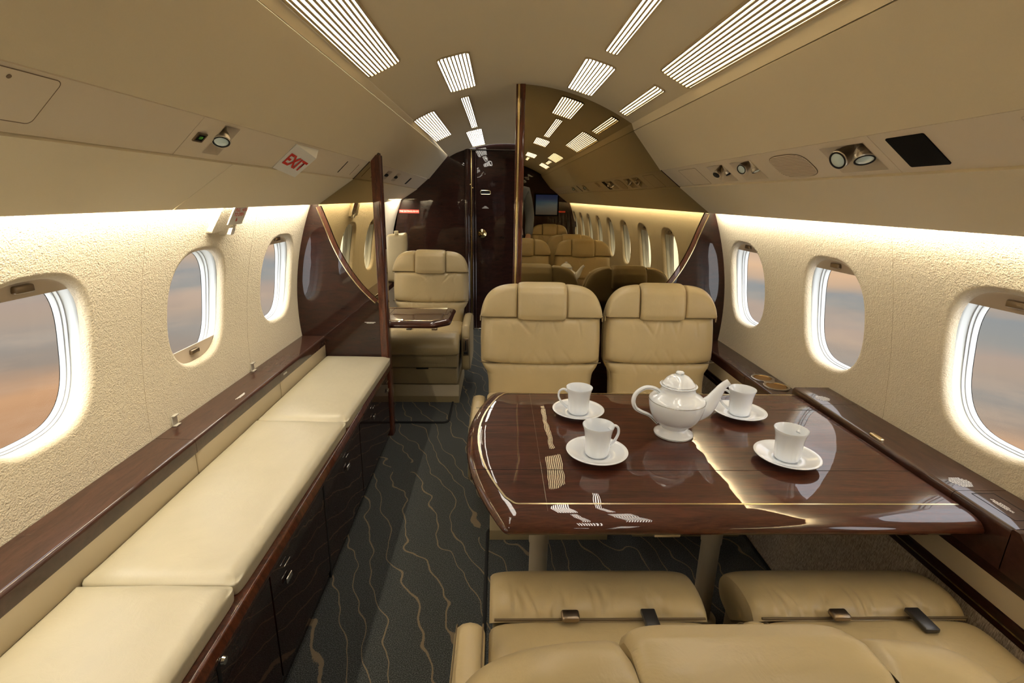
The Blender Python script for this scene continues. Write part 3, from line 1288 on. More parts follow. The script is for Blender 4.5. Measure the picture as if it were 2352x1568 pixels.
def cab_x(y):
    return float(np.interp(y, [-.6, .5, 1.14, 1.756, 2.69], [-.575, -.578, -.585, -.592, -.612]))


CAB = tag(empty('divan_cabinet', (-.78, 1.2, 0)), 'long dark glossy mahogany cabinet carrying the cream divan cushions', 'cabinet')
mb = MB()
poly = rounded_poly([(0, .06), (0, .40), (-.34, .40), (-.34, .06)], 0)
mb.grid(lambda a, b: (lambda y: [(cab_x(y) + .012 - .030, y, .0), (cab_x(y) - .012, y, .05), (cab_x(y) - .010, y, .405), (-.95, y, .41), (-.95, y, 0)][int(round(b * 4))])(-.6 + 3.297 * a), 24, 4)
for y in (-.6, 2.697):
    mb.raw([(cab_x(y) - .018, y, 0), (cab_x(y) - .012, y, .05), (cab_x(y) - .010, y, .405), (-.95, y, .41), (-.95, y, 0)], [(0, 1, 2, 3, 4)])
to_parent(mb.build('cabinet_body', W_VERT, angle=30), CAB)
mb = MB()
rp = rounded_poly([(.006, .405), (.010, .425), (.002, CT), (-.08, CT), (-.08, .40)], [.006, .010, .008, 0, 0])
mb.grid(lambda a, b: (lambda y, p: (cab_x(y) + p[0], y, p[1]))(-.6 + 3.29 * a, rp[int(round(b * (len(rp) - 1)))]), 30, len(rp) - 1)
to_parent(mb.build('cabinet_rail', W_EDGE, angle=40), CAB)
# door panels with shadow gaps between them
dcuts = [-.55, .30, .845, 1.102, 1.53, 2.02, 2.66]
for i in range(len(dcuts) - 1):
    a0, a1 = dcuts[i] + .004, dcuts[i + 1] - .004
    mb = MB()
    zt = .395 if i != 3 else .395
    mb.grid(lambda a, b: (cab_x(a0 + (a1 - a0) * a) - .004 - .006 * b * 0, a0 + (a1 - a0) * a, .055 + (zt - .055) * b), 4, 1)
    for e in (0, 1):
        yy = a0 if e == 0 else a1
        mb.grid(lambda a, b: (cab_x(yy) - .004 - .010 * a, yy, .055 + (zt - .055) * b), 1, 1)
    d = to_parent(mb.build('cabinet_door', W_VERT, smooth=False), CAB)
    if i in (1, 2, 3, 5):
        yl = {1: .80, 2: 0, 3: 1.195, 5: 2.275}[i]
    latch = {2: None}
    for yl in {1: [], 2: [], 3: [1.195], 4: [1.80], 5: [2.275, 2.62]}.get(i, []):
        mb = MB()
        zc = .335
        x = cab_x(yl)
        mb.box(x - .006, x + .001, yl - .022, yl + .022, zc - .040, zc + .035, .003)
        lt = to_parent(mb.build('latch_plate', BLACK), CAB)
        lt.parent = CAB
        mb = MB()
        mb.box(x, x + .005, yl - .018, yl + .018, zc - .034, zc - .016, .002)
        to_parent(mb.build('latch', CHROME), CAB)
        mb = MB()
        mb.box(x, x + .003, yl - .020, yl + .020, zc + .024, zc + .028, .001)
        to_parent(mb.build('latch_bar', CHROME), CAB)
mb = MB()
mb.lathe([(0, .016), (.008, .015), (.010, .009), (.005, .005), (.005, 0)], 20, mtx=Matrix.Rotation(pi / 2, 4, 'Y'), org=(cab_x(.84) + .004, .84, .41))
to_parent(mb.build('cabinet_knob', CHROME), CAB)
for y in (.846, 1.53):
    mb = MB()
    mb.box(cab_x(y) - .012, cab_x(y) - .003, y - .006, y + .006, .02, .395)
    to_parent(mb.build('shadow_gap', BLACKM), CAB)


def cushion(y0, y1, label, seed):
    rnd = random.Random(seed)
    xa, xb = LXE - .004, -.598
    za, zb = CT + .001, .497
    hx, hy = (xb - xa) / 2, (y1 - y0) / 2
    xc, yc = (xa + xb) / 2, (y0 + y1) / 2
    root = tag(empty('divan_cushion', (xc, yc, za)), label, 'cushion', 'cream leather divan cushions along the left wall')
    ph = [rnd.uniform(0, 6) for _ in range(6)]

    def fn(a, b):
        # closed rounded slab: b goes centre-top -> edge -> centre-bottom, a around
        th = 2 * pi * a
        n = 34
        ca, sa = sgp(math.cos(th), 2 / n), sgp(math.sin(th), 2 / n)
        if b < .7:
            q = (b / .7)
            rr = 1 - (1 - q) ** 1.5
            x = hx * rr * ca
            y = hy * rr * sa
            ex = min(hx - abs(x), hy - abs(y))
            z = zb - .018 * math.exp(-ex / .014) - 0
            z += .0016 * math.sin(x * 14 + ph[0]) * math.sin(y * 9 + ph[1]) + .0012 * math.sin(y * 21 + x * 9 + ph[2])
            # slack corner near the aisle ends
            z -= .010 * math.exp(-(((hx - x) / .03) ** 2 + ((hy - abs(y)) / .03) ** 2))
        else:
            q = (b - .7) / .3
            sh = 1 + (.004 * math.sin(q * pi)) - .006 * q
            x, y = hx * ca * sh, hy * sa * sh
            z = (zb - .018) + (za - zb + .018) * min(1, q * 1.25)
            if q > .9:
                x *= .5
                y *= .5
        return (x, y, z - za)
    mb = MB()
    mb.grid(fn, 160, 30, cu=True)
    mb.build('cushion_cover', LEATHER_B, root, angle=None)
    # seam welt a little in from the aisle edge and ends
    mb = MB()
    pts = []
    for i in range(60):
        th = 2 * pi * i / 59
        ca, sa = sgp(math.cos(th), 2 / 34), sgp(math.sin(th), 2 / 34)
        pts.append((hx * .975 * ca, hy * .988 * sa, zb - .0105 - za - .010 * math.exp(-(((hx - hx * ca) / .03) ** 2 + ((hy - abs(hy * sa)) / .03) ** 2))))
    return root


cushion(.975, 1.850, 'long cream leather divan cushion in the middle of the three in front', 2)
cushion(1.853, 2.690, 'farthest cream divan cushion, touching the left partition', 3)
cushion(.100, .972, 'nearest cream divan cushion, cut by the bottom left corner of the picture', 1)
cushion(-.60, .097, 'cream divan cushion behind the viewpoint', 4)

# small folding hooks standing on the left ledge
for (y, lab, rot) in ((1.56, 'clear plastic hook on the ledge between the first and second left windows', .0),
                      (2.107, 'small clear plastic hook on the ledge near the farthest left window', .0)):
    root = tag(empty('ledge_hook', (C - 1.158, y, .602)), lab, 'hook', 'clear plastic hooks on the left ledge')
    mb = MB()
    mb.box(.0, .014, -.013, .013, .0, .004, .001)
    mb.box(.0, .004, -.013, .013, .0, .038, .0015)
    mb.box(.002, .012, -.013, .013, .034, .038, .001)
    mb.build('hook_plate', mat('smoky clear plastic', (.45, .42, .36), .25), root)

# notice printed on the left ledge
LT = tag(empty('ledge_notice', (-.975, 1.82, .601)), 'tiny white printed notice on the left mahogany ledge', 'notice')
text_block([.035, .030, .020], lambda a, b: (-.985 + b * -1.0, 1.82 + a, .6017), 'printed_notice', LT, seed=12, char=.0026)
LT = tag(empty('rail_notice', (LXE, 2.16, .575)), 'tiny white print on the ledge face near the left partition', 'notice')
text_block([.018, .018], lambda a, b: (LXE + .0006, 2.15 + a, .577 + b), 'printed_notice', LT, seed=13, char=.003)

# ------------------------------------------------------------------ seats
# local frame: sitter faces -Y, origin on the floor under the front face of the back at seat height
LEAN = math.tan(math.radians(10))
EXT = 0.0


def back_hw(z):
    if z > .80:
        return .286 * max(0, 1 - (max(0, z - .70) / .265) ** 3.2) ** .2
    return float(np.interp(z, [.30, .50, .545, .57, .60, .70, .76, .80], [.243, .246, .252, .270, .283, .2855, .284, .282]))


def back_top(x):
    return .70 + .265 * max(0, 1 - (abs(x) / .286) ** 5) ** (1 / 3.2)


def lean(p):
    x, y, z = p
    return (x, y + (z - .45) * LEAN, z)


def crease_field(seed, hw, z0, z1, n=9, from_bottom=True, both=True):
    rnd = random.Random(seed)
    cr = []
    for i in range(n):
        x = rnd.uniform(-hw * .9, hw * .9)
        fb = from_bottom if not both else rnd.random() < .6
        z = z0 if fb else z1
        ang = rnd.uniform(.15, .9) * (1 if x < 0 else -1) * rnd.choice((1, 1, 1, -.6))
        L = rnd.uniform(.25, .6) * (z1 - z0)
        cr.append((x, z, math.sin(ang), math.cos(ang) * (1 if fb else -1), L, rnd.uniform(.003, .0065), rnd.uniform(.005, .010)))

    def f_(x, z):
        d = 0
        for cx, cz, dx, dz, L, amp, wd in cr:
            t = (x - cx) * dx + (z - cz) * dz
            if t < -.01 or t > L:
                continue
            q = (x - cx) * dz - (z - cz) * dx
            d += amp * math.exp(-(q / wd) ** 2) * math.cos(q / wd * 1.2) * max(0, 1 - t / L)
        return d
    return f_


def pad(name, x_of, z0, z1, th, parent, m=None, y0=0.0, cre=None, nu=90, nv=40, p=9, sink=.040, sag=0.0, tf=lean):
    """puffed upholstery panel on the front face; x_of(z) -> (xl, xr)"""
    def fn(a, b):
        z = z0 + (z1 - z0) * b
        xl, xr = x_of(z)
        uu = 2 * a - 1
        vv = 2 * b - 1
        x = (xl + xr) / 2 + (xr - xl) / 2 * uu
        k = (max(0, 1 - abs(uu) ** p) * max(0, 1 - abs(vv) ** p)) ** .5
        zz = z - sag * (1 - uu * uu) * (1 - b)
        sk = .012 + (sink - .012) * abs(uu) ** 8
        y = y0 + sk - (th + sk) * k
        if cre:
            y += cre(x, z) * k
        return tf((x, y, zz))
    mb = MB()
    mb.grid(fn, nu, nv)
    return mb.build(name, m or LEATHER, parent, angle=None)


def make_seat(arm, label, group, seed=1, drop=0.0):
    root = tag(empty('cabin_seat', (0, 0, 0)), label, 'seat', group)
    # ---- back shell
    T_ = .115
    mb = MB()

    def shell(a, b):
        # a around section, b up the back
        z = .30 + (.950 - .30) * b
        hw = back_hw(z + .006) * .985
        topk = min(1, max(0, (.967 - z) / .20))
        th = T_ * (.25 + .75 * topk ** .8)
        q = 2 * pi * a
        ca, sa = sgp(math.cos(q), .35), sgp(math.sin(q), .45)
        yy = .004 + th * (1 - sa) / 2
        # wings wrap a little forward
        return lean((hw * ca, yy, z))
    mb.grid(shell, 64, 48, cu=True)
    b = len(mb.v)
    mb.raw([shell(i / 64, 1.0) for i in range(64)], [tuple(range(64))])
    sh = mb.build('back_shell', LEATHER_D if False else LEATHER, root, angle=None)
    # ---- front pads
    e = .006
    full = lambda z: (-back_hw(z) + e, back_hw(z) - e)
    pad('lower_back_pad', full, .40, .600, .022, root, cre=crease_field(seed + 1, .2, .45, .6, 7, False, False), sag=-.0)
    pad('lumbar_pad', full,   .600, .8165, .034, root, cre=crease_field(seed + 2, .24, .60, .812, 18), sag=.012)
    HX = .111

    # shoulder wings: rolled panels that follow the outline and turn over the top
    def wing(sg):
        def fn(a, b):
            x = HX + .001 + (.2825 - HX) * (1 - (1 - a) ** 1.8)
            zt = back_top(x)
            ed = max(0, 1 - (1 - min(1, (x - HX) / .014)) ** 2) ** .5      # rounded edge beside the headrest
            h = max(.0, zt - .812)
            r_ = min(.032, h * .5)
            yf = -.004 - .027 * ed * min(1, h / .06)
            if b < .08:
                q = b / .08
                y, z = .02 + (yf - .02) * math.sin(q * pi / 2), .8125 + .006 * (1 - math.cos(q * pi / 2))
            elif b < .5:
                q = (b - .08) / .42
                y, z = yf, .8185 + (zt - r_ - .8185) * q
                y -= .004 * math.sin(q * pi)
            else:
                q = (b - .5) / .5 * pi * .78
                y = yf + r_ * 1.25 * (1 - math.cos(q))
                z = zt - r_ + r_ * math.sin(q)
            z -= .006 * (1 - ed)
            return lean((sg * x, y, z))
        mb = MB()
        mb.grid(fn, 40, 50)
        mb.build('wing_pad', LEATHER, root, angle=None)
    wing(-1)
    wing(1)

    # headrest: rolled cushion that wraps over the top
    def hr(a, b):
        uu = 2 * a - 1
        k = max(0, 1 - abs(uu) ** 8) ** .5
        q = -.42 * pi + b * 1.40 * pi      # around the roll, bottom front to rear
        # section path: front flat then over the top
        s = b
        path = [(-.024, .800), (-.045, .808), (-.052, .83), (-.054, .88), (-.050, .930), (-.038, .956), (-.014, .970), (.020, .972), (.052, .958), (.082, .925), (.104, .88), (.112, .84)]
        f_ = s * (len(path) - 1)
        i = min(len(path) - 2, int(f_))
        t = f_ - i
        y = path[i][0] * (1 - t) + path[i + 1][0] * t
        z = path[i][1] * (1 - t) + path[i + 1][1] * t
        cyy, czz = .03, .88
        y2 = cyy + (y - cyy) * (.80 + .20 * k)
        z2 = czz + (z - czz) * (.86 + .14 * k)
        return lean((HX * uu * 1.0, y2, z2))
    mb = MB()
    mb.grid(hr, 50, 60)
    for e_ in (0, 1):
        mb.raw([hr(e_, q / 60) for q in range(61)], [tuple(range(61))])
    mb.build('headrest', LEATHER, root, angle=None)
    # dark seams
    mb = MB()
    for zz, sg in ((.812, .0), (.600, .012)):
        hw = back_hw(zz) - .004
        pts = [lean((x, .0 - .006 + .004 * 0, zz - sg * (1 - (x / hw) ** 2))) for x in np.linspace(-hw, hw, 24)]
        mb.tube(pts, .0026, 6)
    for sx in (-HX, HX):
        mb.tube([lean((sx, -.010, z)) for z in np.linspace(.815, .925, 8)], .0026, 6)
    mb.build('seam', STITCH, root)
    # piping round the rear rim
    mb = MB()
    xs = .284 * np.sin(np.linspace(-pi / 2, pi / 2, 60))
    pts = []
    for x in xs:
        zt = back_top(x)
        r_ = min(.032, max(0, zt - .812) * .5)
        pts.append(lean((x * .992, -.031 * min(1, max(0, zt - .812) / .06) + r_ * 1.25 * 1.72, zt - r_ + r_ * .66)))
    mb.tube(pts, .0024, 6)
    mb.build('piping', LEATHER, root)
    # ---- seat cushion: front roll and rear pad
    W2 = .247

    def sec(path, crs=None, hw=W2):
        def fn(a, b):
            uu = 2 * a - 1
            k = max(0, 1 - abs(uu) ** 9) ** .5
            f_ = b * (len(path) - 1)
            i = min(len(path) - 2, int(f_))
            t = f_ - i
            y = path[i][0] * (1 - t) + path[i + 1][0] * t
            z = path[i][1] * (1 - t) + path[i + 1][1] * t
            cy0 = sum(p[0] for p in path) / len(path)
            cz0 = .40
            y = cy0 + (y - cy0) * (.90 + .10 * k)
            z = cz0 + (z - cz0) * (.72 + .28 * k)
            x = hw * uu
            if crs:
                z += crs(x, y) * k
            return (x, y, z)
        return fn
    E_ = EXT
    s2 = crease_field(seed + 5, .22, -.52 - E_, -.36 - E_, 22, False, False)
    roll = cat([(-.345, .452), (-.365, .474), (-.40, .484), (-.445, .480), (-.49, .462), (-.525, .430), (-.538, .392), (-.525, .350), (-.49, .335), (-.45, .33)], 5)
    roll = [(p[0] - E_, p[1]) for p in roll]
    mb = MB()
    mb.grid(sec(roll, lambda x, y: -s2(x, y)), 100, len(roll) - 1)
    for e_ in (0, 1):
        mb.raw([sec(roll)(e_, q / (len(roll) - 1)) for q in range(len(roll))], [tuple(range(len(roll)))])
    mb.build('front_roll', LEATHER, root, angle=None)
    s3 = crease_field(seed + 6, .22, -.30, -.02, 10, True, True)
    rear = cat([(.04, .44), (.0, .456), (-.08, .466), (-.20, .472), (-.29, .470), (-.335, .460), (-.348, .440), (-.345, .40), (-.30, .38)], 5)
    rear = [(p[0] - E_ * min(1, max(0, -p[0] / .345)), p[1]) for p in rear]
    mb = MB()
    mb.grid(sec(rear, lambda x, y: -s3(x, y)), 100, len(rear) - 1)
    for e_ in (0, 1):
        mb.raw([sec(rear)(e_, q / (len(rear) - 1)) for q in range(len(rear))], [tuple(range(len(rear)))])
    mb.build('seat_cushion', LEATHER, root, angle=None)
    mb = MB()
    mb.tube([(x, -.347 - E_, .457) for x in np.linspace(-.236, .236, 12)], .003, 6)
    mb.build('seam', STITCH, root)
    # ---- base
    mb = MB()
    mb.box(-.24, .24, -.50 - E_, .10, .25, .40, .012)
    mb.build('seat_pan', LEATHER_D, root)
    mb = MB()
    mb.box(-.20, .16, -.503, -.49, .285, .325, .002)
    mb.build('control_panel', LEATHER_D, root)
    mb = MB()
    mb.box(-.235, .235, -.475, .06, .125, .248, .010)
    ft = mb.build('drawer', LEATHER_D, root)
    mb = MB()
    mb.box(-.04, .04, -.480, -.47, .236, .243, .001)
    mb.build('drawer_pull', BLACKM, ft)
    mb = MB()
    mb.prism(rounded_poly([(-.46, .12), (-.50, .05), (-.50, .0), (.05, .0), (.05, .12)], [.004, .01, .004, 0, 0]), lambda a, b, d: (d, a, b), -.225, .245)
    mb.build('plinth', LEATHER_D, root, angle=35)
    # ---- armrest on one side
    ax = arm * .286
    ap = rounded_poly([(-.375, .18), (-.390, .44 - drop), (-.345, .508 - drop), (-.05, .520 - drop), (.08, .505 - drop), (.06, .18)], [.05, .06, .05, .03, .04, .03], 6)
    mb = MB()
    hw = .031
    ncap = 6
    cx_, cz_ = -.16, .35 - drop / 2
    vs_ = []
    n = len(ap)
    rows = []
    for k in range(ncap + 1):
        q = pi * k / ncap
        xo = -hw * math.cos(q)
        ins = (1 - math.sin(q)) * .016 if 0 < k < ncap else .016
        rows.append([(ax + xo, cx_ + (p[0] - cx_) * (1 - ins / .24), cz_ + (p[1] - cz_) * (1 - ins / .16)) for p in ap])
    allv = [v for rw in rows for v in rw]
    fs_ = [tuple(range(n)), tuple(range(ncap * n, ncap * n + n))[::-1]]
    for k in range(ncap):
        for i in range(n):
            j = (i + 1) % n
            fs_.append((k * n + i, k * n + n + i, k * n + n + j, k * n + j))
    mb.raw(allv, fs_)
    am = mb.build('armrest', LEATHER, root, angle=50)
    mb = MB()
    for sx in (-1, 1):
        mb.tube([(ax + sx * .027, cx_ + (p[0] - cx_) * .985, cz_ + (p[1] - cz_) * .985) for p in ap + ap[:1]], .0016, 5, caps=False)
    mb.build('stitching', STITCH, am)
    mb = MB()
    mb.box(ax - .020, ax + .020, -.390, -.378, .305 - drop, .425 - drop, .003)
    mb.build('arm_control', BRONZE, am)
    mb = MB()
    mb.box(ax - .013, ax + .013, -.3925, -.389, .315 - drop, .332 - drop, .001)
    mb.box(ax - .004, ax + .004, -.3925, -.389, .342 - drop, .410 - drop, .001)
    mb.build('control_slot', BLACKM, am)
    # ---- lap belt halves
    mb = MB()
    mb.box(.050, .090, -.350 - E_, -.322 - E_, .470, .485, .006, mtx=None)
    mb.build('belt_buckle', BRONZE, root)
    mb = MB()
    mb.box(-.120, -.088, -.352 - E_, -.290 - E_, .472, .483, .003)
    mb.build('belt_tongue', mat('dark steel', (.10, .095, .09), .35, metal=.8), root)
    return root


def put(root, x, y, rz=0.0):
    root.location = (x, y, 0)
    root.rotation_euler = (0, 0, rz)
    return root


G = 'tan leather cabin seats'
sA = make_seat(-1, 'tan leather seat facing the camera across the table, the left one of the pair', G, 11, .09)
put(sA, .207, 2.25)
sA.scale = (1.03, 1, 1)
sB = tag(copy_tree(sA), 'tan leather seat facing the camera across the table, by the right wall')
put(sB, .784, 2.27)
sB.scale = (.955, 1, 1)
sC = make_seat(1, 'single tan leather seat beyond the left partition, behind the small dark table', G, 31)
put(sC, -.505, 3.68)
LEAN = math.tan(math.radians(16))
EXT = .05
sD = make_seat(1, 'nearest tan seat at the bottom edge, seen from behind over its headrest', G, 47)
put(sD, .235, .497, pi)
sE = tag(copy_tree(sD), 'tan seat at the bottom right, its cushion next to the woven wall panel')
put(sE, .835, .497, pi)
sF = tag(copy_tree(sC), 'lone tan seat farthest aft in front of the wall screen, seen in the mirror')
put(sF, .79, -2.52, pi)
sG = tag(copy_tree(sA), 'tan seat with its back to the near pair, its top showing in the mirror')
put(sG, .82, -.46)
sG.scale = (1, 1, 1)

# ------------------------------------------------------------------ dining table
TZ = .668
TABLE = tag(empty('dining_table', (.52, 1.345, 0)), 'large dark glossy mahogany dining table with a pale gold inlay line', 'table')


def arcpts(p0, p1, bulge, n=14):
    """bulging arc from p0 to p1 through the midpoint moved by bulge (to -x)"""
    out_ = []
    for i in range(n + 1):
        t = i / n
        out_.append((p0[0] + (p1[0] - p0[0]) * t - bulge * 4 * t * (1 - t), p0[1] + (p1[1] - p0[1]) * t))
    return out_


XR = 1.108


def table_outline(ins):
    pts = [(XR, .945 + ins), (.018 + ins * .6, .945 + ins)]
    pts += arcpts((.003 + ins, .975 + ins), (-.030 + ins, 1.712 - ins), .075)
    pts += [(-.012 + ins, 1.745 - ins), (XR, 1.745 - ins)]
    return pts


ol = rounded_poly(table_outline(0), [0.003, .03] + [0] * 15 + [.02, .003], 4)
ocx, ocy = .55, 1.345


def inset(p, d):
    # inset measured toward the centre, straight on the long sides
    x, y = p
    nx = 0
    if x < .06:
        nx = 1
    fx = d * nx
    fy = d if y < .99 else (-d if y > 1.70 else d * (ocy - y) / .4 * .5)
    return (x + fx * (1 if x < .06 else 0), y + fy)


mb = MB()
sec_ = [(.055, 0), (.040, -.0008), (.026, -.003), (.014, -.0065), (.005, -.013), (0, -.021), (0, -.026), (.004, -.033), (.012, -.037), (.05, -.038)]
rows = [[(*inset(p, d), TZ + dz) for p in ol] for d, dz in sec_]
n = len(ol)
fs_ = [tuple(range(n)), tuple(range((len(rows) - 1) * n, len(rows) * n))[::-1]]
for k in range(len(rows) - 1):
    for i in range(n):
        j = (i + 1) % n
        fs_.append((k * n + i, k * n + n + i, k * n + n + j, k * n + j))
mb.raw([v for rw in rows for v in rw], fs_)
to_parent(mb.build('tabletop', W_TOP, angle=50), TABLE)
# inlay
gp = [(XR - .002, 1.018), (.045, 1.018)] + arcpts((.022, 1.045), (.005, 1.672), .068) + [(.030, 1.708), (XR - .002, 1.708)]
gp = rounded_poly(gp, [0, .03] + [0] * 15 + [.03, 0], 5)
mb = MB()
vs_, fs_ = [], []
for i, p in enumerate(gp):
    a = Vector(gp[max(0, i - 1)])
    b = Vector(gp[min(len(gp) - 1, i + 1)])
    t_ = (b - a).normalized()
    nn = Vector((-t_.y, t_.x)) * .0026
    for s_ in (-1, 1):
        vs_.append((p[0] + nn.x * s_, p[1] + nn.y * s_, TZ + .0004))
for i in range(len(gp) - 1):
    fs_.append((2 * i, 2 * i + 1, 2 * i + 3, 2 * i + 2))
mb.raw(vs_, fs_)
to_parent(mb.build('gold_inlay', GOLD, smooth=False), TABLE)
mb = MB()
for yy, xl in ((1.170, -.062), (1.570, -.070)):
    mb.box(xl, XR, yy - .0007, yy + .0007, TZ - .0002, TZ + .0005)
to_parent(mb.build('leaf_joint', BLACKM, smooth=False), TABLE)
mb = MB()
mb.box(.118, .1190, .99, 1.71, TZ - .0002, TZ + .0003)
to_parent(mb.build('veneer_joint', mat('veneer seam', (.09, .04, .02), .3, coat=1.0), smooth=False), TABLE)
text_block([.05, .05, .045, .03], lambda a, b: (-.043 + b * 1.0, 1.36 + a, TZ - .0005), 'printed_notice', TABLE, seed=20, char=.0024)
mb = MB()
mb.box(.10, 1.05, 1.10, 1.62, TZ - .070, TZ - .036, .006)
to_parent(mb.build('table_frame', BLACKM), TABLE)
mb = MB()
mb.box(.36, .42, .962, .975, TZ - .050, TZ - .040, .002)
to_parent(mb.build('release_catch', NICKEL), TABLE)
for xx in (.137, .690):
    mb = MB()
    mb.lathe([(.032, TZ - .07), (.032, .31), (.0295, .305), (.0295, .02), (.05, .012), (.052, .0)], 32, org=(xx, 1.35, 0))
    to_parent(mb.build('table_leg', LEG), TABLE)

# small folding table beyond the left partition
FT = tag(empty('folding_table', (-.62, 3.0, .66)), 'small dark glossy table leaf with a rounded end beyond the left partition', 'table')
fo = rounded_poly([(-.95, 2.775), (-.36, 2.775), (-.275, 2.86), (-.272, 3.19), (-.32, 3.22), (-.95, 3.22)], [.003, .05, .05, .05, .04, .003], 6)
mb = MB()
sec_ = [(.03, 0), (.012, -.003), (.002, -.012), (0, -.02), (.006, -.032), (.03, -.034)]
rows = []
for d, dz in sec_:
    rows.append([(-.62 + (p[0] + .62) * (1 - d / .35) - 0, 3.0 + (p[1] - 3.0) * (1 - d / .22), .66 + dz) for p in fo])
n = len(fo)
fs_ = [tuple(range(n)), tuple(range((len(rows) - 1) * n, len(rows) * n))[::-1]]
for k in range(len(rows) - 1):
    for i in range(n):
        j = (i + 1) % n
        fs_.append((k * n + i, k * n + n + i, k * n + n + j, k * n + j))
mb.raw([v for rw in rows for v in rw], fs_)
to_parent(mb.build('tabletop', W_TOP, angle=50), FT)
mb = MB()
mb.tube([(-.95, 2.83, .6605), (-.385, 2.83, .6605), (-.325, 2.88, .6605), (-.325, 3.17, .6605), (-.95, 3.17, .6605)], .0022, 6)
to_parent(mb.build('gold_inlay', GOLD), FT)
mb = MB()
mb.box(-.66, -.6585, 2.80, 3.20, .6598, .6606)
to_parent(mb.build('leaf_joint', BLACKM), FT)
mb = MB()
mb.box(-.95, -.90, 2.80, 3.20, .565, .628, .004)
to_parent(mb.build('table_bracket', W_VERT), FT)

# cream padded roll leaning in the front left corner
PW = tag(empty('leather_bolster', (-.925, 4.55, .602)), 'cream leather bolster with a small tag, standing behind the far single seat', 'bolster')
mb = MB()


def bol(a, b):
    th = 2 * pi * a
    k = max(0, 1 - abs(2 * b - 1) ** 22) ** .5
    x = (.094 + .004 * math.sin(11 * b)) * sgp(math.cos(th), .35) * (.90 + .10 * k)
    y = .050 * sgp(math.sin(th), .5) * (.35 + .65 * k)
    z = .425 * b + .012 * math.cos(th) * b
    return (x + .035 * (b - .5), y + .03 * b, z)


mb.grid(bol, 40, 30, cu=True)
mb.raw([bol(i / 40, 1) for i in range(40)], [tuple(range(40))])
mb.build('bolster_cover', LEATHER, PW, angle=None)
mb = MB()
mb.box(.000, .034, -.020, .012, .425, .452, .004)
mb.build('bolster_tag', mat('yellow tan tab', (.62, .50, .26), .5), PW)

# ------------------------------------------------------------------ china
def make_cup(label):
    root = tag(empty('coffee_cup', (0, 0, 0)), label, 'cup', 'white china cups on the table')
    pr = [(0, .003), (.024, .003), (.026, 0), (.030, .001), (.0325, .006), (.034, .020), (.035, .045), (.037, .065), (.0405, .080), (.0435, .0885),
          (.0430, .0895), (.0390, .079), (.0355, .064), (.0330, .045), (.0315, .020), (.028, .009), (0, .007)]
    mb = MB()
    mb.lathe(pr, 56)
    mb.build('cup_body', CHINA, root, angle=60)
    mb = MB()
    hp = cat([(.035, .070), (.050, .078), (.064, .070), (.067, .052), (.058, .034), (.045, .022), (.034, .014)], 6)
    rad = [.0046 - .0012 * math.sin(pi * i / (len(hp) - 1)) for i in range(len(hp))]
    mb.tube([(p[0], 0, p[1]) for p in hp], rad, 12, flat=1.35)
    mb.build('cup_handle', CHINA, root)
    return root


def make_saucer(label):
    root = tag(empty('saucer', (0, 0, 0)), label, 'saucer', 'white china saucers on the table')
    pr = [(0, .004), (.026, .004), (.028, 0), (.034, .0), (.036, .004), (.055, .0085), (.075, .0155), (.0845, .0195), (.0850, .0212), (.0835, .0220),
          (.074, .0185), (.055, .0115), (.040, .0072), (.0365, .0085), (.034, .0068), (0, .0065)]
    mb = MB()
    mb.lathe(pr, 72)
    mb.build('saucer_dish', CHINA, root, angle=60)
    return root


c0 = make_cup('white china cup with its handle to the left, at the far left of the table')
s0 = make_saucer('white saucer under the cup at the far left of the table')
spots = [(.268, 1.522, pi * .93, None, None),
         (.277, 1.241, .12 * pi, 'white china cup nearest the left end of the table, handle to the right', 'white saucer in the left front of the table'),
         (.806, 1.520, pi * .90, 'white china cup just right of the teapot spout', 'white saucer just right of the teapot spout'),
         (.800, 1.222, .16 * pi, 'white china cup alone on the right front of the table, handle to the right', 'white saucer on the right front of the table')]
for i, (x, y, a, lc, lsx) in enumerate(spots):
    cc = c0 if i == 0 else copy_tree(c0)
    ss = s0 if i == 0 else copy_tree(s0)
    if lc:
        cc['label'] = lc
        ss['label'] = lsx
    ss.location = (x, y, TZ + .0004)
    cc.location = (x, y, TZ + .0075)
    cc.rotation_euler = (0, 0, a)

POT = tag(empty('teapot', (.540, 1.385, TZ + .0005), -.05), 'white china teapot with thin platinum lines, long spout to the right', 'teapot')
pr = [(0, .004), (.050, .004), (.054, 0), (.058, .001), (.0575, .006), (.051, .010), (.041, .018), (.038, .024), (.044, .031), (.058, .043), (.069, .057), (.0765, .075),
      (.0805, .094), (.0820, .112), (.0795, .118), (.070, .126), (.060, .132), (.053, .138), (.0495, .145), (.050, .152), (.054, .157), (.0545, .159), (.050, .160), (.046, .156), (0, .15)]
mb = MB()
mb.lathe(pr, 80)
mb.build('teapot_body', CHINA, POT, angle=60)
mb = MB()
mb.lathe([(.0485, .158), (.0500, .1615), (.0460, .164), (.042, .170), (.036, .178), (.026, .186), (.014, .191), (.010, .192), (.012, .195), (.0125, .198), (.009, .2015), (0, .203)], 64)
mb.build('teapot_lid', CHINA, POT, angle=60)
mb = MB()
sp = cat([(.045, 0, .070), (.078, 0, .084), (.100, 0, .106), (.116, 0, .134), (.130, 0, .158), (.147, 0, .172)], 7)
m_ = len(sp)
rad = [float(np.interp(i / (m_ - 1), [0, .25, .5, .8, 1], [.034, .029, .019, .0115, .0105])) for i in range(m_)]
mb.tube(sp, rad, 20, caps=False, flat=.8)
mb.build('teapot_spout', CHINA, POT)
mb = MB()
hp = cat([(-.050, .118), (-.054, .134), (-.072, .146), (-.098, .147), (-.122, .130), (-.130, .105), (-.122, .082), (-.104, .070), (-.080, .060), (-.064, .046), (-.052, .034)], 6)
m_ = len(hp)
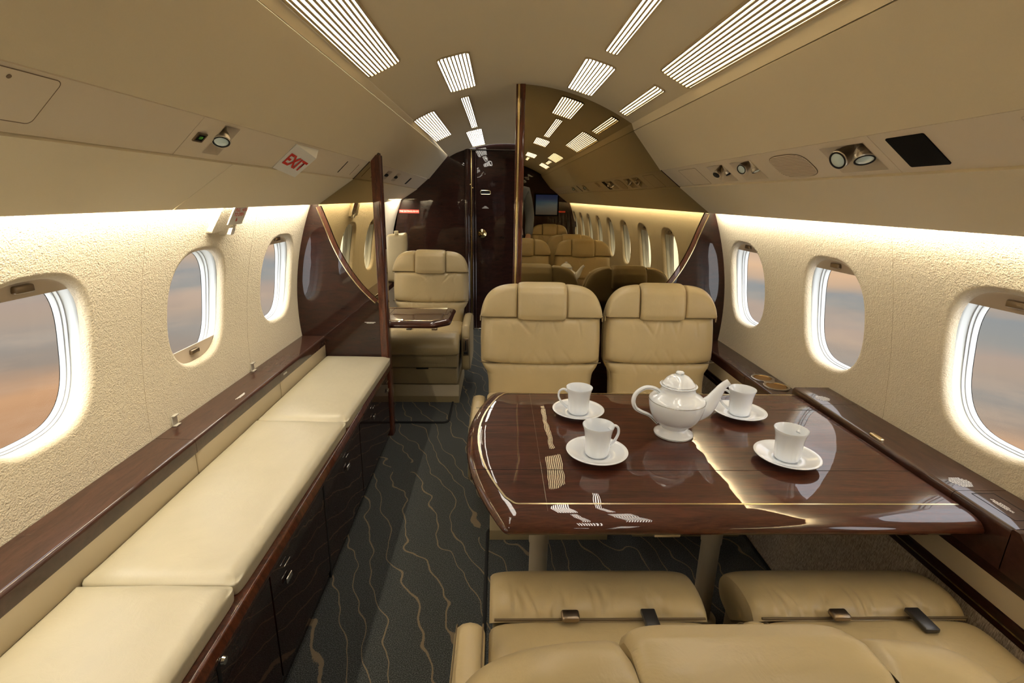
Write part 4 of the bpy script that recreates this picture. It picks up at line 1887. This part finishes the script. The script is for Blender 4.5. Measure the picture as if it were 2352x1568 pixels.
rad = [float(np.interp(i / (m_ - 1), [0, .15, .5, .85, 1], [.0070, .0062, .0068, .0050, .0045])) for i in range(m_)]
mb.tube([(p[0], 0, p[1]) for p in hp], rad, 14, flat=1.25)
mb.build('teapot_handle', CHINA, POT)
mb = MB()
for rr, zz in ((.0822, .1125), (.0545, .1585), (.0583, .0035), (.0485, .1625), (.0125, .196)):
    mb.tube([(rr * math.cos(2 * pi * i / 64), rr * math.sin(2 * pi * i / 64), zz) for i in range(65)], .0007, 6, caps=False)
mb.tube([(p[0], -.0075, p[1] - .0) for p in hp], .0007, 5)
mb.build('platinum_line', SILVERLINE, POT)

# ------------------------------------------------------------------ cup holder in the right ledge
CH = tag(empty('cup_holder', (1.185, 2.0, .603)), 'twin ring brushed metal cup holder set in the right ledge', 'cup holder')
cups = [((1.176, 2.062), .038), ((1.184, 1.962), .042)]
for (cx_, cy_), rr in cups:
    mb = MB()
    mb.lathe([(rr + .010, .0005), (rr + .010, .0045), (rr + .004, .006), (rr, .0045), (rr, .0012), (rr - .002, .0010), (0, .0008)], 40, org=(cx_, cy_, .603))
    to_parent(mb.build('holder_ring', NICKEL, angle=40), CH)
    mb = MB()
    mb.lathe([(rr - .001, .0042), (rr - .003, .0012), (0, .0010)], 40, org=(cx_, cy_, .603))
    to_parent(mb.build('holder_cup', mat('gold anodised well', (.42, .26, .10), .3, metal=1.0)), CH)
mb = MB()
mb.box(1.155, 1.205, 2.000, 2.024, .603, .608, .002)
to_parent(mb.build('holder_bridge', NICKEL), CH)

# ------------------------------------------------------------------ overhead fittings
def band_frame(side, y, s):
    """origin and axes on the service band: along cabin (+Y), down the band, out of the surface"""
    a = prof(side, 2, y, 1e-9)
    b = prof(side, 2, y, 1.0)
    L = math.hypot(b[0] - a[0], b[1] - a[1])
    dn = Vector(((b[0] - a[0]) / L, 0, (b[1] - a[1]) / L))
    nv = Vector((dn.z, 0, -dn.x))
    if nv.z > 0:
        nv = -nv
    o = Vector((a[0], y, a[1])) + dn * (L * s) + nv * (-.004)
    mtx = Matrix((Vector((0, 1, 0)), dn, nv)).transposed().to_4x4()
    if mtx.to_3x3().determinant() < 0:
        pass
    mtx.translation = o
    return mtx, L


def banded(side, y, s, name, label, cat_, group=None):
    root = empty(name)
    mtx, L = band_frame(side, y, s)
    if mtx.to_3x3().determinant() < 0:
        # keep a right-handed frame: flip the along axis
        mtx = mtx @ Matrix.Diagonal((-1, 1, 1, 1))
    root.matrix_world = mtx
    return tag(root, label, cat_, group)


def flip(side):
    # local +x is +Y on the side where the frame is right handed
    mtx, _ = band_frame(side, 0, 0)
    return 1 if mtx.to_3x3().determinant() > 0 else -1


def spot(parent, x, y, direc, r_=.017, dark=False, L=.05, back=.03):
    """barrel lamp aimed along a direction given in cabin axes"""
    bpy.context.view_layer.update()
    d = (parent.matrix_world.to_3x3().inverted() @ Vector(direc)).normalized()
    mtx = Matrix.Translation(Vector((x, y, -.018)) - d * back * .4) @ d.to_track_quat('Z', 'Y').to_matrix().to_4x4()
    mb = MB()
    mb.lathe([(0, -.016), (r_ * .55, -.014), (r_ * .78, -.004), (r_ * .80, .010), (r_ * .80, .020), (r_ * .92, .024), (r_ * .95, L * .72), (r_ * 1.06, L * .76), (r_ * 1.06, L * .96),
              (r_ * 1.0, L), (r_ * .93, L), (r_ * .90, L - .004)], 32, mtx=mtx)
    b_ = mb.build('lamp_barrel', NICKEL, parent, angle=30)
    mb = MB()
    mb.lathe([(r_ * .96, L + .0002), (r_ * .80, L + .0008), (r_ * .78, L - .002)], 32, mtx=mtx)
    mb.build('lamp_gasket', BLACKM, b_)
    mb = MB()
    mb.lathe([(0, L + .003), (r_ * .4, L + .0022), (r_ * .79, L - .001)], 32, mtx=mtx)
    mb.build('lamp_lens', BLACKM if dark else LENS, b_)


POCK = mat('pale moulded pocket', (.62, .53, .40), .4)


def recess(parent, w_, h_, sx=1, depth=.042):
    """pale moulded pocket let into the band: four sloping sides and a small floor"""
    mb = MB()
    o = rounded_poly([(-w_ / 2, -h_ / 2), (w_ / 2, -h_ / 2), (w_ / 2, h_ / 2), (-w_ / 2, h_ / 2)], .004, 3)
    rws = []
    for g_, d_ in ((1.025, .0008), (1.0, .0012), (.97, -.001), (.55, -depth)):
        sh_ = -h_ * .20 if g_ < .6 else 0
        rws.append([(p[0] * g_, p[1] * g_ + sh_, d_) for p in o])
    n = len(o)
    fs_ = [tuple(range(3 * n, 4 * n))]
    for k in range(3):
        for i in range(n):
            j = (i + 1) % n
            fs_.append((k * n + i, k * n + j, k * n + n + j, k * n + n + i))
    mb.raw([v for rw in rws for v in rw], fs_)
    mb.build('lamp_pocket', POCK, parent, angle=25)


fl, frr = flip(-1), flip(1)
# right band
r1 = banded(1, 1.315, .51, 'reading_light', 'large twin reading light in its pale pocket, nearest on the right', 'reading light', 'reading lights in the overhead bands')
recess(r1, .165, .094, frr)
spot(r1, frr * .022, -.006, (-.80, -.25, -.50), .0235, L=.056)
spot(r1, -frr * .040, -.018, (-.10, -.45, -.85), .0235, L=.050)
r2_ = banded(1, 1.865, .53, 'reading_light', 'small twin reading light with glass lenses just beyond the round speaker grille', 'reading light', 'reading lights in the overhead bands')
recess(r2_, .158, .092, frr)
spot(r2_, frr * .012, -.012, (-.75, -.35, -.50), .0185, L=.048)
spot(r2_, -frr * .040, -.018, (.30, -.35, -.85), .0175, L=.045)
r3 = banded(1, 2.085, .53, 'reading_light', 'farthest twin air nozzle and lamp on the right, with dark ends', 'reading light', 'reading lights in the overhead bands')
recess(r3, .150, .092, frr)
spot(r3, frr * .014, -.012, (-.60, -.30, -.75), .0150, True, .050)
spot(r3, -frr * .032, -.016, (.30, -.40, -.80), .0130, True, .045)

sg_ = banded(1, 1.585, .53, 'speaker_grille', 'rounded beige ribbed speaker grille between two reading lights on the right', 'speaker')
mb = MB()
ov = [(.098 * sgp(math.cos(2 * pi * i / 60), .62), .048 * sgp(math.sin(2 * pi * i / 60), .62)) for i in range(60)]
mb.prism(ov, lambda a, b, d: (a, b, d), -.001, .0022)
mb.build('grille_plate', PSU, sg_, angle=30)
mb = MB()
for i in range(15):
    yy = -.042 + .006 * i
    hx_ = .094 * max(0, 1 - abs(yy / .048) ** 3.2) ** (1 / 3.2)
    mb.box(-hx_, hx_, yy - .0009, yy + .0009, .0020, .0030)
mb.build('grille_rib', mat('tan rib', (.44, .35, .24), .6), sg_, smooth=False)
mb = MB()
mb.tube([(p[0] * 1.01, p[1] * 1.02, .001) for p in ov + ov[:1]], .0009, 5, caps=False)
mb.build('grille_edge', STITCH, sg_)

bp = banded(1, 1.109, .49, 'ceiling_screen', 'black glossy folded screen panel in the right overhead band', 'screen')
mb = MB()
mb.prism(rounded_poly([(-.052, -.046), (.052, -.046), (.052, .047), (-.052, .047)], .004, 3), lambda a, b, d: (a, b, d), -.002, .0022)
mb.build('screen_glass', BLACK, bp, angle=30)

hb = banded(1, 2.385, .55, 'service_hatch', 'thin lined beige hatch in the right band beside the mirror', 'hatch')
mb = MB()
hp_ = rounded_poly([(-.105, -.052), (.105, -.052), (.105, .052), (-.105, .052)], .008, 3)
mb.prism(hp_, lambda a, b, d: (a, b, d), -.002, .0006)
mb.build('hatch_door', PSU, hb, angle=30)
mb = MB()
mb.tube([(p[0], p[1], .0004) for p in hp_ + hp_[:1]], .0007, 5, caps=False)
mb.build('hatch_gap', mat('tan gap line', (.22, .16, .10), .8), hb)
r4 = banded(1, .80, .35, 'reading_light', 'pale lamp pocket cut off by the right edge of the picture', 'reading light', 'reading lights in the overhead bands')
recess(r4, .12, .06, frr)

# fittings aft on the right, seen in the mirror
for y_, lab in ((.05, 'first pair of spot lamps aft of the viewpoint, in the mirror'), (-.75, 'second pair of spot lamps aft, in the mirror')):
    q_ = banded(1, y_, .52, 'reading_light', lab, 'reading light', 'reading lights in the overhead bands')
    recess(q_, .15, .09, frr)
    spot(q_, .035, -.012, (-.6, .4, -.6), .017, L=.048)
    spot(q_, -.035, -.012, (-.3, -.4, -.8), .017, L=.048)
v_ = banded(1, -.35, .50, 'air_slot', 'dark slot in the right band aft, seen in the mirror', 'air vent')
mb = MB()
mb.box(-.012, .012, -.045, .045, -.001, .003)
mb.build('slot', BLACKM, v_)

# left band
l1 = banded(-1, 1.365, .46, 'reading_light', 'single reading light in a pale pocket on the left band, beside the small display', 'reading light', 'reading lights in the overhead bands')
recess(l1, .072, .092, fl)
spot(l1, -fl * .002, -.018, (.25, -.50, -.80), .0205, L=.050)
dsp = banded(-1, 1.272, .48, 'display', 'tiny dark display with green digits on the left overhead band', 'display')
mb = MB()
mb.prism(rounded_poly([(-.019, -.013), (.019, -.013), (.019, .013), (-.019, .013)], .002, 2), lambda a, b, d: (a, b, d), -.001, .003)
mb.build('display_bezel', BRONZE, dsp, angle=30)
mb = MB()
mb.box(-.013, .013, -.0085, .0085, .0029, .0034)
mb.build('display_face', BLACK, dsp, smooth=False)
text_mesh('159', .010, lambda a, b: (-fl * a * -1 if fl < 0 else -a, -b, .0037), mat('green digits', (.1, .4, .05), .5, emit=(.15, .6, .05), es=.12), 'display_digits', dsp, bold=.0)

hl = banded(-1, .775, .42, 'service_hatch', 'large lined hatch with one small hole in the left band, at the left picture edge', 'hatch')
mb = MB()
hp_ = rounded_poly([(-.082, -.042), (.082, -.042), (.082, .046), (-.082, .046)], .010, 4)
mb.prism(hp_, lambda a, b, d: (a, b, d), -.002, .0006)
mb.build('hatch_door', PSU, hl, angle=30)
mb = MB()
mb.tube([(p[0], p[1], .0004) for p in hp_ + hp_[:1]], .0008, 5, caps=False)
mb.lathe([(.0035, 0), (.0035, .0012), (0, .0012)], 14, org=(fl * .002, -.029, 0))
mb.build('hatch_gap', mat('tan gap line', (.22, .16, .10), .8), hl)

for y_, s_, dk, lab in ((2.395, .52, 1, 'narrow dark slot in the left band just before the partition'), (2.588, .54, 0, 'fainter narrow slot in the left band touching the partition')):
    v_ = banded(-1, y_, s_, 'air_slot', lab, 'air vent')
    mb = MB()
    mb.box(-.004 if dk else -.002, .004 if dk else .002, -.034, .034, -.001, .0012)
    mb.build('slot', BLACKM if dk else mat('tan gap line', (.22, .16, .10), .8), v_, smooth=False)
for y_, lab in ((3.30, 'small pale lamp pocket just beyond the left partition post'), (3.62, 'small dark air nozzle on the left band near the forward bulkhead')):
    q_ = banded(-1, y_, .5, 'reading_light', lab, 'reading light', 'reading lights in the overhead bands')
    recess(q_, .12, .07, fl)
    spot(q_, 0, -.012, (.2, -.6, -.7), .014, True, .042)
v_ = banded(-1, 4.25, .55, 'air_slot', 'broad dark slot in the left band nearest the forward bulkhead', 'air vent')
mb = MB()
mb.box(-.035, .035, -.034, .034, -.001, .0012)
mb.build('slot', BLACKM, v_, smooth=False)

# EXIT sign: a wedge hanging from the left band with its lettered face turned aft and down
EX = banded(-1, 1.86, .48, 'exit_sign', 'white wedge shaped EXIT sign with red letters under the left overhead', 'sign')
Lb = band_frame(-1, 0, 0)[1]


def exq(y, s, d):
    return Vector((fl * (y - 1.86), (s - .48) * Lb, d))


qa, qc, qd, qe = exq(1.766, .07, .003), exq(1.748, .97, .003), exq(1.888, 1.02, .031), exq(1.903, .19, .036)
qb, qb2 = exq(1.985, .07, -.002), exq(1.985, .97, -.002)
qa0, qc0 = exq(1.770, .07, -.002), exq(1.752, .97, -.002)
mb = MB()
mb.raw([qa, qc, qd, qe, qb, qb2, qa0, qc0], [(0, 1, 2, 3), (0, 3, 4), (3, 2, 5, 4), (2, 1, 5), (0, 4, 6), (1, 7, 5), (0, 6, 7, 1), (6, 4, 5, 7)])
sg = mb.build('sign_body', WHITEP, EX, smooth=False)
nf = (qe - qa).cross(qc - qa).normalized()
if nf.z < 0:
    nf = -nf


def exf(a, b):
    # a, b in [0,1] across the lettered face (reading direction, upwards)
    p = (qc * (1 - a) + qd * a) * (1 - b) + (qa * (1 - a) + qe * a) * b
    return p + nf * .0012


text_mesh('EXIT', .074, lambda a, b: exf(.50 + a / .186, .46 + b / .128), RED, 'lettering', EX, bold=.0022, spacing=1.0)

# emergency handle cover on the left wall
EH = tag(empty('emergency_handle', (C - wallx(1.25), 1.88, 1.25)), 'cream padded emergency handle cover under the left overhead with a red lettered plate', 'handle')
X0, Yc0, Z0 = EH.location


def wp(y, z, d):
    return (C - wallx(z) + d - X0, y - Yc0, z - Z0)


mb = MB()
ep = rounded_poly([(1.775, 1.215), (1.845, 1.222), (1.872, 1.205), (1.925, 1.213), (1.975, 1.36), (1.835, 1.36)], [.008, .02, .01, .012, .02, .02], 4)
mb.prism(ep, lambda a, b, d: wp(a, b, d), .0, .020)
cvr = mb.build('handle_cover', FABRIC, EH, angle=50)
mb = MB()
mb.prism(rounded_poly([(1.862, 1.240), (1.962, 1.240), (1.992, 1.345), (1.892, 1.345)], .003, 2), lambda a, b, d: wp(a, b, d), .020, .026)
mb.build('sign_plate', WHITEP, EH, angle=30)
for s_, zz, dy in (('PULL', 1.292, -.022), ('HERE', 1.292, .026), ('TO', 1.276, -.026), ('OPEN', 1.276, .010)):
    text_mesh(s_, .0165, lambda a, b: wp(1.928 + dy + a + (zz - 1.285 + b) * .28, zz + b, .0272), RED, 'lettering', EH, bold=.0003)
mb = MB()
c_ = (1.912, 1.258)
mb.raw([wp(c_[0] - .003, c_[1] + .006, .0272), wp(c_[0] + .003, c_[1] + .006, .0272), wp(c_[0] + .003, c_[1], .0272), wp(c_[0] + .007, c_[1], .0272), wp(c_[0], c_[1] - .009, .0272), wp(c_[0] - .007, c_[1], .0272), wp(c_[0] - .003, c_[1], .0272)],
       [(0, 1, 2, 3, 4, 5, 6)])
mb.build('arrow', RED, EH, smooth=False)
mb = MB()
mb.prism(rounded_poly([(1.880, 1.204), (1.905, 1.206), (1.908, 1.228), (1.884, 1.230)], .004, 3), lambda a, b, d: wp(a, b, d), .012, .034)
mb.build('pull_grip', WHITEP, EH, angle=40)

# ------------------------------------------------------------------ floor mats
def floor_mat(x0, x1, y0, y1, label):
    root = tag(empty('floor_mat', ((x0 + x1) / 2, (y0 + y1) / 2, 0)), label, 'mat', 'dark carpet mats with black bound edges')
    o = rounded_poly([(x0, y0), (x1, y0), (x1, y1), (x0, y1)], .035, 6)
    mb = MB()
    mb.prism(o, lambda a, b, d: (a, b, d), .0005, .006)
    to_parent(mb.build('mat_pile', CARPET, smooth=False), root)
    mb = MB()
    mb.tube([(p[0], p[1], .005) for p in o + o[:1]], .007, 8, caps=False)
    to_parent(mb.build('mat_binding', EDGEBIND), root)


floor_mat(-.034, 1.045, .95, 1.826, 'dark carpet mat with a black edge under the dining table')
floor_mat(-.93, -.302, 2.862, 3.60, 'dark carpet mat with a black edge in front of the far single seat')

# ------------------------------------------------------------------ the photographer, seen as a sliver in the mirror
def skin_mesh(name, nodes, edges, m, parent, root_i=0, sub=2):
    me = bpy.data.meshes.new(name)
    me.from_pydata([n_[0] for n_ in nodes], edges, [])
    o = link(name, me, None, parent)
    md = o.modifiers.new('skin', 'SKIN')
    md.use_smooth_shade = True
    for i, n_ in enumerate(nodes):
        rx = n_[1] if hasattr(n_[1], '__len__') else (n_[1], n_[1])
        me.skin_vertices[0].data[i].radius = rx
        me.skin_vertices[0].data[i].use_root = (i == root_i)
    s_ = o.modifiers.new('sub', 'SUBSURF')
    s_.levels = s_.render_levels = sub
    bpy.context.view_layer.update()
    dg = bpy.context.evaluated_depsgraph_get()
    ev = bpy.data.meshes.new_from_object(o.evaluated_get(dg))
    o.modifiers.clear()
    o.data = ev
    ev.materials.clear()
    ev.materials.append(m)
    ev.polygons.foreach_set('use_smooth', [True] * len(ev.polygons))
    return o


PER = tag(empty('person', (.125, -.34, 0), 0), 'person standing in a blue grey shirt and dark trousers, glimpsed in the mirror', 'person')
SKIN = mat('skin', (.55, .33, .24), .5)
SHIRT = mat('blue grey shirt cloth', (.16, .19, .26), .8)
TROU = mat('dark trousers cloth', (.012, .013, .018), .85)
HAIR = mat('grey hair', (.30, .29, .27), .6)
nodes = [((0, 0, .98), (.13, .10)), ((0, 0, 1.12), (.125, .10)), ((0, 0, 1.30), (.15, .11)), ((0, 0, 1.43), (.12, .09)), ((0, .01, 1.50), (.055, .055)),
         ((.01, .02, 1.58), (.066, .078)), ((.01, .02, 1.67), (.074, .088)), ((.01, .01, 1.715), (.055, .065)),
         ((.16, 0, 1.42), (.055, .055)), ((.215, -.02, 1.16), (.042, .042)), ((.20, .12, .96), (.032, .032)), ((.19, .17, .91), (.026, .036)),
         ((-.16, 0, 1.42), (.055, .055)), ((-.215, -.02, 1.16), (.042, .042)), ((-.20, .12, .96), (.032, .032)), ((-.19, .17, .91), (.026, .036)),
         ((.09, 0, .86), (.085, .085)), ((.10, 0, .50), (.058, .06)), ((.11, -.01, .10), (.040, .042)), ((.12, .09, .045), (.042, .036)), ((.125, .16, .035), (.034, .028)),
         ((-.09, 0, .86), (.085, .085)), ((-.10, 0, .50), (.058, .06)), ((-.11, -.01, .10), (.040, .042)), ((-.12, .09, .045), (.042, .036)), ((-.125, .16, .035), (.034, .028))]
edges = [(0, 1), (1, 2), (2, 3), (3, 4), (4, 5), (5, 6), (6, 7), (3, 8), (8, 9), (9, 10), (10, 11), (3, 12), (12, 13), (13, 14), (14, 15),
         (0, 16), (16, 17), (17, 18), (18, 19), (19, 20), (0, 21), (21, 22), (22, 23), (23, 24), (24, 25)]
# fingers and thumbs
for hx, sgn, hi in ((.19, 1, 11), (-.19, -1, 15)):
    for q in range(5):
        b_ = len(nodes)
        if q < 4:
            ox = (q - 1.5) * .018
            L = (.030, .036, .034, .027)[q]
            base = (hx + ox, .200, .888)
            nodes.append((base, (.009, .009)))
            nodes.append(((hx + ox, .200 + L, .868), (.0085, .0085)))
            nodes.append(((hx + ox, .200 + L * 1.2, .868 - L * .8), (.007, .007)))
        else:
            base = (hx - sgn * .034, .165, .90)
            nodes.append((base, (.010, .010)))
            nodes.append(((hx - sgn * .052, .195, .885), (.009, .009)))
            nodes.append(((hx - sgn * .056, .218, .868), (.0075, .0075)))
        edges += [(hi, b_), (b_, b_ + 1), (b_ + 1, b_ + 2)]
skin_mesh('body', nodes, edges, SKIN, PER)
sh_n = [((0, 0, .88), (.160, .130)), ((0, 0, 1.12), (.145, .118)), ((0, 0, 1.30), (.168, .128)), ((0, 0, 1.43), (.13, .10)), ((0, .005, 1.50), (.075, .075)),
        ((.165, 0, 1.42), (.068, .068)), ((.22, -.02, 1.16), (.054, .054)), ((.200, .13, .945), (.046, .046)),
        ((-.165, 0, 1.42), (.068, .068)), ((-.22, -.02, 1.16), (.054, .054)), ((-.200, .13, .945), (.046, .046))]
skin_mesh('shirt', sh_n, [(0, 1), (1, 2), (2, 3), (3, 4), (3, 5), (5, 6), (6, 7), (3, 8), (8, 9), (9, 10)], SHIRT, PER)
tr_n = [((0, 0, 1.04), (.145, .112)), ((0, 0, .93), (.145, .115)), ((.09, 0, .84), (.100, .100)), ((.10, 0, .50), (.075, .078)), ((.11, -.005, .05), (.062, .066)),
        ((-.09, 0, .84), (.100, .100)), ((-.10, 0, .50), (.075, .078)), ((-.11, -.005, .05), (.062, .066))]
skin_mesh('trousers', tr_n, [(0, 1), (1, 2), (2, 3), (3, 4), (1, 5), (5, 6), (6, 7)], TROU, PER)
mb = MB()
mb.grid(lambda a, b: (.01 + .084 * math.sin(b * 1.75) * math.cos(2 * pi * a), .005 + .096 * math.sin(b * 1.75) * math.sin(2 * pi * a) - .012, 1.665 + .098 * math.cos(b * 1.75)), 32, 12, cu=True)
mb.build('hair', HAIR, PER)
for sx in (-1, 1):
    mb = MB()
    mb.lathe([(0, .008), (.008, .006), (.0105, 0), (.008, -.006), (0, -.008)], 16, org=(.01 + sx * .030, .098, 1.628))
    mb.build('eye', WHITEP, PER)
    mb = MB()
    mb.grid(lambda a, b: (.01 + sx * (.076 + .012 * math.sin(pi * b)), .02 + .016 * math.cos(2 * pi * a), 1.615 + .030 * math.sin(2 * pi * a) * (1 - .3 * b)), 16, 4, cu=True)
    mb.build('ear', SKIN, PER)
mb = MB()
mb.tube([(.01, .095, 1.640), (.01, .112, 1.610), (.01, .120, 1.595), (.01, .098, 1.588)], [.008, .011, .013, .008], 10)
mb.build('nose', SKIN, PER)
mb = MB()
mb.tube([(-.012, .094, 1.562), (.01, .102, 1.560), (.032, .094, 1.562)], [.003, .006, .003], 8)
mb.build('mouth', mat('lip', (.45, .18, .14), .5), PER)
for sx in (-1, 1):
    mb = MB()
    mb.grid(lambda a, b: (sx * .12 + .050 * sgp(math.cos(2 * pi * a), .8) * (1 - .25 * b), .06 + .135 * math.sin(2 * pi * a) * (1 - .15 * b), .0 + .075 * b * (1 - .25 * max(0, math.sin(2 * pi * a)))), 28, 6, cu=True)
    mb.raw([(sx * .12 + .0375 * sgp(math.cos(2 * pi * i / 28), .8), .06 + .115 * math.sin(2 * pi * i / 28), .075 * (1 - .25 * max(0, math.sin(2 * pi * i / 28)))) for i in range(28)], [tuple(range(28))])
    mb.build('shoe', BLACK, PER)
